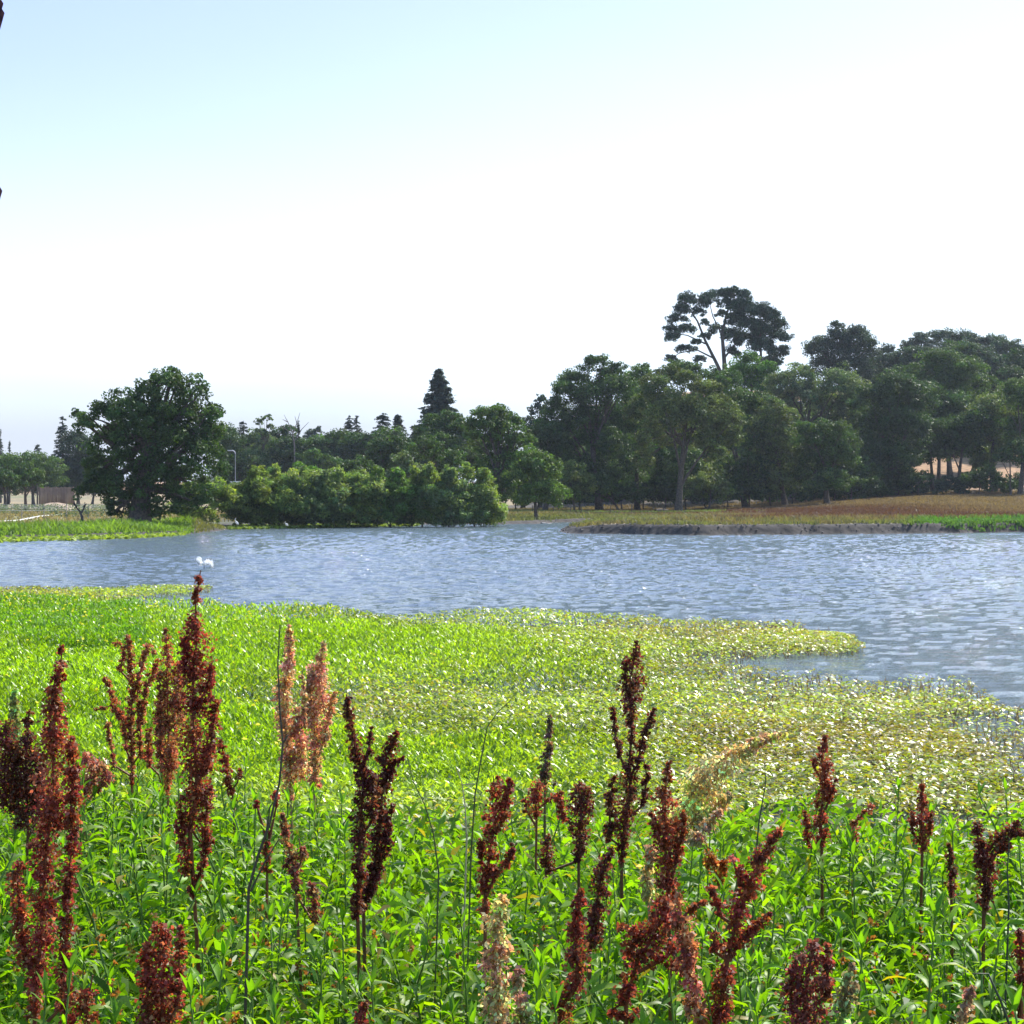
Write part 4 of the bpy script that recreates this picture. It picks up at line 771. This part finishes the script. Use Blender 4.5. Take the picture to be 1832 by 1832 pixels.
dock('broad brown dock close left of the tallest spike', 4.5, RST,
     [([(300, 1420), (302, 1350), (300, 1280), (298, 1210), (300, 1170), (296, 1125)], (8, 14, 14, 12, 9, 4)), ([(318, 1290), (320, 1230), (318, 1185)], (14, 14, 8)), ([(285, 1350), (288, 1300), (285, 1200)], (8, 8, 6))])
dock('thick rust red dock with long clustered spike at the left, reaching mid picture', 3.6, RED,
     [([(62, 1832), (68, 1740), (75, 1650), (80, 1560), (88, 1470), (95, 1400), (95, 1340), (98, 1280), (100, 1230), (108, 1190), (112, 1158)], (8, 20, 22, 20, 26, 30, 26, 22, 13, 9, 5)), ([(120, 1600), (128, 1520), (128, 1440), (132, 1360), (126, 1320)], (12, 13, 13, 12, 7)), ([(112, 1800), (115, 1720), (122, 1650), (122, 1590)], (14, 13, 12, 10)), ([(50, 1730), (42, 1680), (32, 1600), (30, 1545)], (14, 13, 14, 10))], foot=.0)
dock('dark crowded dock at the left photo edge', 3.9, DRK,
     [([(50, 1480), (48, 1420), (46, 1360), (50, 1310), (52, 1275)], (20, 24, 16, 8, 6)), ([(10, 1440), (8, 1380), (12, 1310), (20, 1285)], (20, 20, 14, 8)), ([(25, 1450), (28, 1390), (25, 1330)], 14), ([(70, 1460), (68, 1400), (60, 1340)], 14)])
dock('pale greenish seed plume at the left photo edge', 4.6, GRN, [([(32, 1360), (30, 1310), (28, 1260), (26, 1228)], (10, 11, 8, 3))], feather=.6)
dock('forked rusty dock with spreading curled arms before the yellow flowers', 4.7, RST,
     [([(236, 1400), (236, 1345), (234, 1290), (238, 1230), (234, 1190), (230, 1142)], (5, 6, 6, 7, 7, 6)), ([(215, 1200), (222, 1165), (214, 1150), (206, 1152)], 5), ([(244, 1230), (258, 1175), (266, 1155), (274, 1162)], 6), ([(250, 1300), (262, 1230), (280, 1190), (284, 1182)], (5, 6, 6, 5)), ([(225, 1340), (222, 1290), (205, 1260), (190, 1208)], (6, 7, 6, 5)), ([(222, 1290), (200, 1262), (170, 1272)], (6, 6, 5)), ([(250, 1350), (252, 1290), (245, 1240), (252, 1225)], 6), ([(205, 1370), (200, 1340), (192, 1290)], 5)])
dock('thin reddish dock between the forked one and the tallest spike', 4.6, RST,
     [([(290, 1400), (288, 1340), (284, 1290), (288, 1250)], (5, 8, 7, 4)), ([(305, 1400), (310, 1350), (312, 1300)], 7), ([(268, 1370), (266, 1330), (270, 1300)], 6)])
dock('slim dock hanging right of the tallest spike', 4.5, RED, [([(418, 1430), (410, 1400), (402, 1360), (394, 1322)], (8, 8, 7, 4)), ([(425, 1400), (430, 1375)], 5)])
dock('pinkish feathery dock drooping between the two left red ones', 4.2, (.33, .13, .085), [([(150, 1430), (160, 1400), (165, 1370), (150, 1340)], (12, 16, 16, 9)), ([(175, 1410), (190, 1390), (185, 1360)], (8, 10, 8))], feather=.6)
dock('tan dock with tall narrow plume beside the bare dark stalk', 4.4, TAN, [([(520, 1420), (518, 1360), (510, 1300), (508, 1240), (518, 1180), (520, 1140), (514, 1108)], (10, 14, 13, 13, 11, 7, 3)), ([(540, 1380), (535, 1320), (530, 1270)], (14, 13, 8)), ([(545, 1300), (545, 1240), (540, 1200)], (4, 5, 3))], feather=.4)
dock('tan dock with flame shaped plume right of the narrow one', 4.4, TAN, [([(562, 1400), (565, 1350), (562, 1300), (565, 1250), (572, 1200), (580, 1148)], (9, 12, 17, 19, 15, 4)), ([(578, 1330), (590, 1280), (598, 1238)], (8, 8, 4)), ([(555, 1290), (550, 1240), (558, 1190)], 6)], feather=.4)
dock('slender dark dock standing left of the curved arm dock, centre left', 4.2, DRK, [([(640, 1640), (642, 1560), (645, 1480), (650, 1400), (635, 1330), (625, 1290), (620, 1242)], (9, 11, 13, 13, 10, 10, 4)), ([(650, 1370), (660, 1340), (665, 1300)], (6, 6, 3)), ([(665, 1470), (668, 1410), (662, 1380)], 9)])
dock('brown dock with three upward arms, centre left', 4.1, (.115, .030, .018), [([(650, 1620), (668, 1560), (680, 1480), (685, 1400), (692, 1350), (714, 1308)], (10, 13, 12, 14, 15, 6)), ([(690, 1400), (702, 1370), (722, 1352)], (9, 8, 4)), ([(670, 1580), (690, 1510), (704, 1440)], (10, 10, 5))])
dock('upright dark red dock standing clear in the centre', 4.0, RED, [([(868, 1640), (868, 1590), (876, 1530), (885, 1470), (888, 1430), (882, 1388)], (9, 13, 14, 16, 17, 9)), ([(885, 1570), (905, 1540), (925, 1508)], (10, 9, 5)), ([(898, 1470), (908, 1430), (910, 1392)], (9, 9, 6)), ([(862, 1540), (858, 1500)], 6)])
dock('small hooked dark red dock right of the clear centre one', 4.4, RED, [([(960, 1460), (958, 1430), (962, 1400)], (10, 13, 10)), ([(985, 1430), (1002, 1422), (1010, 1470)], (10, 10, 7)), ([(942, 1450), (940, 1425)], 6)])
dock('short thick topped dark dock beside the tall centre dock', 4.3, DRK, [([(1035, 1540), (1038, 1490), (1040, 1450), (1034, 1405)], (8, 15, 20, 14)), ([(1048, 1450), (1055, 1412)], 9), ([(980, 1560), (978, 1530), (982, 1500)], (12, 14, 10))])
dock('dusky thin plume behind the small hooked dock', 5.2, (.15, .09, .05), [([(975, 1400), (975, 1370), (982, 1320), (984, 1278)], (14, 10, 6, 3))], feather=.5)
dock('tall dark branching dock right of centre, tip before the lime green mat', 4.3, DRK,
     [([(1112, 1540), (1118, 1470), (1128, 1420), (1126, 1370), (1130, 1310), (1128, 1260), (1126, 1220), (1134, 1185), (1142, 1146)], (7, 15, 18, 10, 6, 12, 18, 12, 4)), ([(1140, 1370), (1150, 1320), (1170, 1264)], (8, 9, 5)), ([(1108, 1350), (1100, 1310), (1096, 1262)], (5, 6, 3)), ([(1092, 1500), (1090, 1430), (1100, 1385)], (8, 9, 6)), ([(1150, 1440), (1158, 1390), (1152, 1360)], (6, 7, 5)), ([(1122, 1230), (1118, 1200), (1122, 1180)], 6)])
dock('sturdy brown red dock just right of the tall branching one', 4.0, RED, [([(1198, 1680), (1196, 1580), (1188, 1500), (1190, 1450), (1190, 1410), (1197, 1362)], (10, 17, 21, 18, 13, 4)), ([(1210, 1540), (1220, 1490), (1222, 1460)], (9, 9, 6)), ([(1172, 1490), (1165, 1450)], 5)])
dock('leaning feathery pink and green plume reaching right over the mat', 4.0, (.46, .36, .16), [([(1200, 1500), (1225, 1440), (1260, 1385), (1310, 1345), (1360, 1322), (1408, 1308)], (14, 26, 30, 22, 12, 3)), ([(1230, 1480), (1260, 1450), (1310, 1418)], (24, 20, 6))], feather=.75, leaves=0)
dock('faded straw coloured plume below the leaning one', 3.8, PAL, [([(1160, 1600), (1158, 1560), (1165, 1510)], (10, 12, 8)), ([(1240, 1500), (1262, 1480), (1290, 1440)], (14, 12, 5))], feather=.7)
dock('rusty orange dock under the leaning plume', 3.8, (.30, .085, .02), [([(1285, 1570), (1272, 1540), (1262, 1505)], (12, 13, 9)), ([(1290, 1565), (1295, 1535)], 7)])
dock('dark red dock with long arm leaning right, lower right of centre', 3.5, RED, [([(1285, 1832), (1295, 1760), (1305, 1700), (1320, 1640), (1345, 1570), (1368, 1525), (1390, 1486)], (18, 18, 16, 16, 17, 15, 7)), ([(1290, 1640), (1285, 1610), (1268, 1590)], (11, 10, 7)), ([(1322, 1685), (1350, 1660), (1376, 1632)], (13, 12, 6)), ([(1325, 1580), (1315, 1550), (1308, 1530)], (9, 9, 6)), ([(1275, 1700), (1280, 1660)], 9)])
dock('crowded wine red dock low in the centre right', 3.5, RED, [([(1120, 1790), (1140, 1720), (1160, 1690), (1185, 1640), (1178, 1610)], (16, 22, 24, 22, 12)), ([(1125, 1700), (1150, 1670), (1110, 1660)], (16, 18, 9)), ([(1180, 1720), (1210, 1700), (1200, 1740)], 16), ([(1210, 1650), (1240, 1625), (1262, 1612)], (10, 9, 6)), ([(1090, 1810), (1130, 1822), (1140, 1815)], 10)])
dock('pale coral dock rising beside the wine red one', 3.35, (.36, .13, .07), [([(1250, 1832), (1240, 1770), (1228, 1710), (1220, 1650), (1208, 1590)], (20, 18, 18, 17, 6))], feather=.2)
dock('dark stemmed dock pair below the short thick topped one', 3.7, DRK, [([(1055, 1700), (1062, 1650), (1072, 1590), (1078, 1555), (1096, 1515)], (16, 14, 16, 16, 6))])
dock('red clustered dock left of the wine red one', 3.5, RED, [([(1005, 1800), (1035, 1760), (1030, 1700), (1034, 1640), (1040, 1590)], (18, 22, 18, 13, 7)), ([(1000, 1832), (1010, 1810)], 12)])
dock('straw and pink seeded dock in the lower centre', 3.3, PAL, [([(890, 1832), (888, 1770), (886, 1710), (892, 1650), (898, 1600)], (22, 24, 20, 20, 10)), ([(932, 1832), (930, 1780), (926, 1735)], (14, 14, 8))], feather=.35)
dock('wide rust red dock at the bottom left', 3.3, RED, [([(290, 1832), (290, 1760), (295, 1700), (290, 1652)], (30, 26, 24, 14)), ([(268, 1832), (262, 1740), (264, 1690)], (14, 14, 10)), ([(318, 1800), (320, 1740), (322, 1660)], (10, 10, 7))])
dock('short red dock in the bottom left corner', 3.2, RED, [([(160, 1850), (155, 1800), (166, 1745)], (14, 16, 8)), ([(120, 1850), (118, 1790), (125, 1750)], (14, 14, 9))])
dock('plump dark rose dock at the bottom right', 3.3, (.19, .05, .034), [([(1440, 1850), (1440, 1790), (1448, 1730), (1458, 1688)], (32, 32, 26, 12)), ([(1415, 1800), (1415, 1760), (1425, 1710)], (14, 14, 7)), ([(1480, 1780), (1482, 1730), (1478, 1690)], (12, 10, 6))])
dock('pale greenish dock right of the plump rose one', 3.4, GRN, [([(1505, 1832), (1512, 1780), (1525, 1722)], (16, 15, 8))], feather=.5)
dock('small pale pink dock near the bottom right corner', 3.4, (.38, .22, .14), [([(1715, 1850), (1725, 1800), (1738, 1765)], (13, 12, 6))], feather=.4)
dock('dark twin armed dock with blunt heads near the right edge', 4.2, DRK, [([(1760, 1620), (1762, 1570), (1765, 1525), (1790, 1495), (1818, 1478)], (10, 14, 20, 15, 8)), ([(1752, 1540), (1750, 1500), (1748, 1470)], (9, 9, 9)), ([(1790, 1520), (1815, 1492), (1832, 1490)], (9, 8, 6)), ([(1772, 1600), (1765, 1580)], 9)])
dock('slim dark dock standing alone over the mat at right', 4.5, RED, [([(1470, 1510), (1468, 1460), (1476, 1400), (1470, 1365), (1476, 1318)], (9, 11, 12, 14, 4)), ([(1446, 1510), (1442, 1470), (1440, 1452)], (8, 7, 4)), ([(1484, 1430), (1494, 1395)], (7, 4)), ([(1458, 1375), (1453, 1355)], 5)])
dock('thin ragged dock between the slim one and the right edge', 4.6, RED, [([(1650, 1520), (1648, 1470), (1650, 1430), (1648, 1395)], (12, 12, 7, 4)), ([(1632, 1490), (1630, 1450)], 5), ([(1664, 1490), (1666, 1450)], 5)])
dock('tiny reddish dock spray between the slim and the ragged docks', 4.8, RST, [([(1525, 1510), (1530, 1470), (1545, 1455), (1558, 1440)], (7, 6, 6, 4))])
dock('small dark dock left of the twin armed one', 4.4, DRK, [([(1702, 1600), (1700, 1560), (1698, 1510)], (8, 9, 5))])
dock('dark red dock cut by the right photo edge', 3.5, RED, [([(1828, 1760), (1826, 1710), (1824, 1660)], (10, 12, 8)), ([(1815, 1850), (1825, 1820)], 14)])
dock('little red dock at the bottom edge left of centre', 3.2, RED, [([(650, 1850), (652, 1820), (658, 1795)], (12, 13, 7))])
dock('faded reddish dock under the tan plumes', 4.0, (.26, .10, .055), [([(530, 1600), (525, 1550), (512, 1500), (506, 1450)], (9, 11, 9, 4)), ([(540, 1540), (535, 1500)], 9), ([(560, 1650), (562, 1610), (558, 1580)], (8, 10, 7))])
dock('small scattered red dock heads below the bare dark stalk', 4.0, RED, [([(478, 1560), (475, 1520), (480, 1490)], (8, 8, 5)), ([(462, 1450), (458, 1430)], 6), ([(495, 1440), (490, 1415)], 6)])

# weeds growing right in front of the docks
n_weeds = sum(o_.name.startswith('leafy_weed') for o_ in sc.collection.objects)
fill = [(o_.location.x, o_.location.y, o_['label']) for o_ in list(sc.collection.objects) if o_.type == 'EMPTY' and o_.name.startswith('dock_plant')]
for x, y, dl in fill:
    for q in range(2):
        if (y < 3.7 and q) or n_weeds >= 298: continue
        n_weeds += 1
        xx, yy = x + R.normal() * .05 + (q - .5) * .1, y - .10 - .05 * q
        plant_weed(int(R.integers(0, 9)), xx, yy, gz(xx, yy), R.uniform(0, 6.28), R.uniform(.84, .98))['label'] = ('left' if q == 0 else 'right') + ' leafy weed before the ' + ' '.join(dl.split(',')[0].split()[:8])

# bare stalks
def stalk(label, Y, segs, r, col=(.05, .06, .03)):
    a = at(*segs[0][0], Y); base = np.array((a[0] - .03, Y, gz(a[0], Y))); mb = MB()
    for k, s_ in enumerate(segs):
        pts = np.array([at(x, y, Y) for x, y in s_]); 
        if k == 0: pts = np.concatenate([[base], pts])
        tube(mb, pts, np.linspace(r if k == 0 else r * .6, r * .35, len(pts)) * .8, col, 6)
    tag(mb.build('bare_stalk', M_stem, origin=base), label, 'stalk', 'bare stalks on the near bank')
stalk('thick dark bare stalk curving up beside the tan plumes', 3.6, [[(445, 1590), (462, 1530), (482, 1475), (500, 1400), (506, 1330), (500, 1260), (497, 1190), (501, 1118)], [(448, 1595), (475, 1540), (500, 1500)], [(506, 1330), (515, 1315)], [(476, 1490), (484, 1440)]], .0042, (.075, .06, .035))
stalk('thin arching green stalk right of the three armed dock', 4.2, [[(843, 1520), (850, 1420), (862, 1350), (872, 1300), (890, 1275), (914, 1252)]], .0028, (.09, .10, .03))
stalk('thin bent stalk leaning left, centre', 4.2, [[(785, 1560), (775, 1490), (760, 1440), (740, 1400), (728, 1350)]], .0028, (.08, .09, .03))
stalk('straight thin stalk right of the leaning plume', 4.2, [[(1350, 1550), (1358, 1470), (1370, 1400), (1368, 1365)]], .003)
stalk('dark bent stalk in the bottom right corner', 3.2, [[(1812, 1850), (1790, 1790), (1768, 1742), (1740, 1742)]], .004)
stalk('pale straw stalk with crossbar in the centre', 4.4, [[(835, 1500), (832, 1440), (826, 1400), (815, 1370)], [(828, 1404), (850, 1402)]], .003, (.42, .36, .2))
stalk('thin stalk standing at the right edge below the twin armed dock', 4.1, [[(1805, 1620), (1802, 1560), (1806, 1500)]], .0035)

# ------------------------------------------------------------------ birds
def egret():
    Y = 68; c = at(364, 1008, Y); e = empty('egret', c, 'white egret flying low over the water with wings raised', 'bird')
    W_ = (.93, .93, .93); s = Y / F
    bb = MB(); pts = np.array([(-.30, -.1, .06), (-.16, -.06, .02), (0, 0, 0), (.14, .06, -.02), (.26, .1, -.03)]) * .55
    tube(bb, c + pts[:, [1, 0, 2]] * np.array((1, 1, 1)), (.015, .05, .075, .05, .012), W_, 10)
    tube(bb, c + bezier((-.03, -.1, 0.0), (-.07, -.25, .07), (-.05, -.3, .02), 6), np.linspace(.035, .022, 6), W_, 8)
    hd = c + np.array((-.05, -.32, .02)); tube(bb, [hd + (0, .05, 0), hd, hd - (0, .05, 0)], (.02, .032, .012), W_, 8); bb.build('body', M_feather, e, c)
    kb = MB(); tube(kb, [hd - (0, .04, 0), hd + (0, -.15, -.02)], (.011, .002), (.35, .25, .04), 6); kb.build('bill', M_stem, e, c)
    lb = MB()
    for q in (-.012, .012): tube(lb, [c + (q, .05, -.03), c + (q + .01, .1, -.12), c + (q + .012, .12, -.22)], (.008, .006, .005), (.03, .03, .03), 5)
    lb.build('legs', M_stem, e, c)
    def wing(prof, nm):
        mb = MB(); V = []; n = len(prof)
        for (x0, y0, x1, y1, dy) in prof:            # leading and trailing edge in photo pixels
            a = at(x0, y0, Y + dy); b_ = at(x1, y1, Y + dy + .12); V += [a, a * .5 + b_ * .5 + np.array((0, 0, .012)), b_, a * .5 + b_ * .5 - np.array((0, 0, .006))]
        f = []
        for k in range(n - 1):
            for j in range(4): f.append((k * 4 + j, k * 4 + (j + 1) % 4, k * 4 + 4 + (j + 1) % 4, k * 4 + 4 + j))
        f += [(0, 3, 2, 1), tuple((n - 1) * 4 + j for j in range(4))]; mb.add(V, f, W_); mb.build(nm, M_feather, e, c)
    wing([(365, 1003, 360, 1013, 0), (361, 999, 356, 1011.5, -.1), (358, 996, 352, 1007, -.2), (354, 995.5, 349, 1004.5, -.25), (349.5, 998.5, 348, 1002.5, -.3)], 'wing')
    wing([(363, 1004, 365, 1012.5, 0), (369, 999, 370, 1009.5, -.1), (374, 997.5, 373, 1009, -.2), (379, 1000, 375, 1011.5, -.28), (382, 1005, 377.5, 1015, -.3), (382.8, 1013, 380, 1017.5, -.3)], 'wing')
egret()
def wader(px, py, Y, h, label, col):
    b_ = at(px, py, Y); b_[2] = max(0.02, gz(b_[0], Y)); e = empty('egret' if col[0] > .5 else 'heron', b_, label, 'bird'); mb = MB()
    tube(mb, b_ + np.array([(.12, .1, h * .42), (.03, 0, h * .52), (-.06, -.03, h * .62), (-.1, -.05, h * .72)]) , (.02, .1, .09, .03), col, 8)
    tube(mb, b_ + bezier((-.09, -.05, h * .70), (-.2, -.05, h * .8), (-.08, -.05, h * .97), 7), np.linspace(.035, .025, 7), col, 7); mb.build('body', M_feather, e, b_)
    k = MB(); tube(k, [b_ + (-.08, -.05, h * .97), b_ + (-.2, -.06, h * .95)], (.03, .004), (.3, .22, .05), 6); k.build('bill', M_stem, e, b_)
    for q in (-.03, .03): l = MB(); tube(l, [b_ + (q, 0, -.02), b_ + (q, 0, h * .48)], .012, (.05, .05, .04), 5); l.build('leg', M_stem, e, b_)
wader(424, 942, 152, .95, 'small white egret standing where reeds end and willows begin', (.8, .8, .8))
wader(513, 944, 155, .6, 'tiny white egret standing on the weed strip under the willows', (.75, .75, .72))
wader(764, 939, 165, .95, 'small grey heron standing in the dark edge of the willows', (.25, .26, .28))

# near tree whose leaf tips just enter the photo at the left edge
def near_tree():
    Y = 5.0; b_ = np.array((-2.3, Y, gz(-2.3, Y))); e = empty('plum_tree', b_, 'dark purple leafed tree, only leaf tips showing at the top left photo edge', 'tree'); tm = MB()
    tube(tm, [b_, b_ + (.05, 0, 1.4), b_ + (.0, .1, 2.6), b_ + (.1, .1, 3.6)], (.09, .07, .05, .02), (.05, .035, .03), 9)
    ends = [at(-30, 10, Y), at(-26, 335, Y), at(-60, -120, Y), b_ + (-.6, .3, 2.2), b_ + (-.4, -.4, 3.0)]
    for q in ends: tube(tm, bezier(b_ + (0, 0, 1.7), (b_ + (0, 0, 2.3) + q) / 2 + (0, 0, .1), q, 7), np.linspace(.03, .005, 7), (.05, .035, .03), 6)
    tm.build('trunk', M_bark, e, b_); cm = MB()
    for q in ends:
        n = 90; p_ = q + R.normal(size=(n, 3)) * np.array((.14, .14, .12)); p_[:, 0] = np.minimum(p_[:, 0], -.2745 * p_[:, 1] - .03 + 0 * p_[:, 0])
        rhomb(cm, p_, nrm(usph(n) + np.array((0, 0, -.8))), usph(n), .06, .026, np.array((.05, .022, .045)) * R.uniform(.6, 1.4, (n, 1)))
    for (x, y) in ((1, 8), (3, 25), (0, 36), (-1, 343)):
        rhomb(cm, at(x - 2, y, Y)[None], np.array([[.12, 0, -1.]]), np.array([[.3, -1., .1]]), .05, .02, (.05, .022, .045))
    cm.build('crown', M_tree, e, b_)
near_tree()

# ------------------------------------------------------------------ haze
HAZE = True
if HAZE:
    hz, t = mat('haze_air'); pv = node(t, 'ShaderNodeVolumePrincipled'); pv.inputs['Color'].default_value = (.80, .87, 1.0, 1); pv.inputs['Density'].default_value = 0.00009; pv.inputs['Anisotropy'].default_value = 0.3
    oo = node(t, 'ShaderNodeOutputMaterial'); t.links.new(pv.outputs[0], oo.inputs['Volume'])
    mb = MB(); box(mb, (-9000, -30, -3), (9000, 5200, 62), (1, 1, 1)); tag(mb.build('haze', hz), 'thin bluish summer haze in the air', 'haze', kind='stuff')
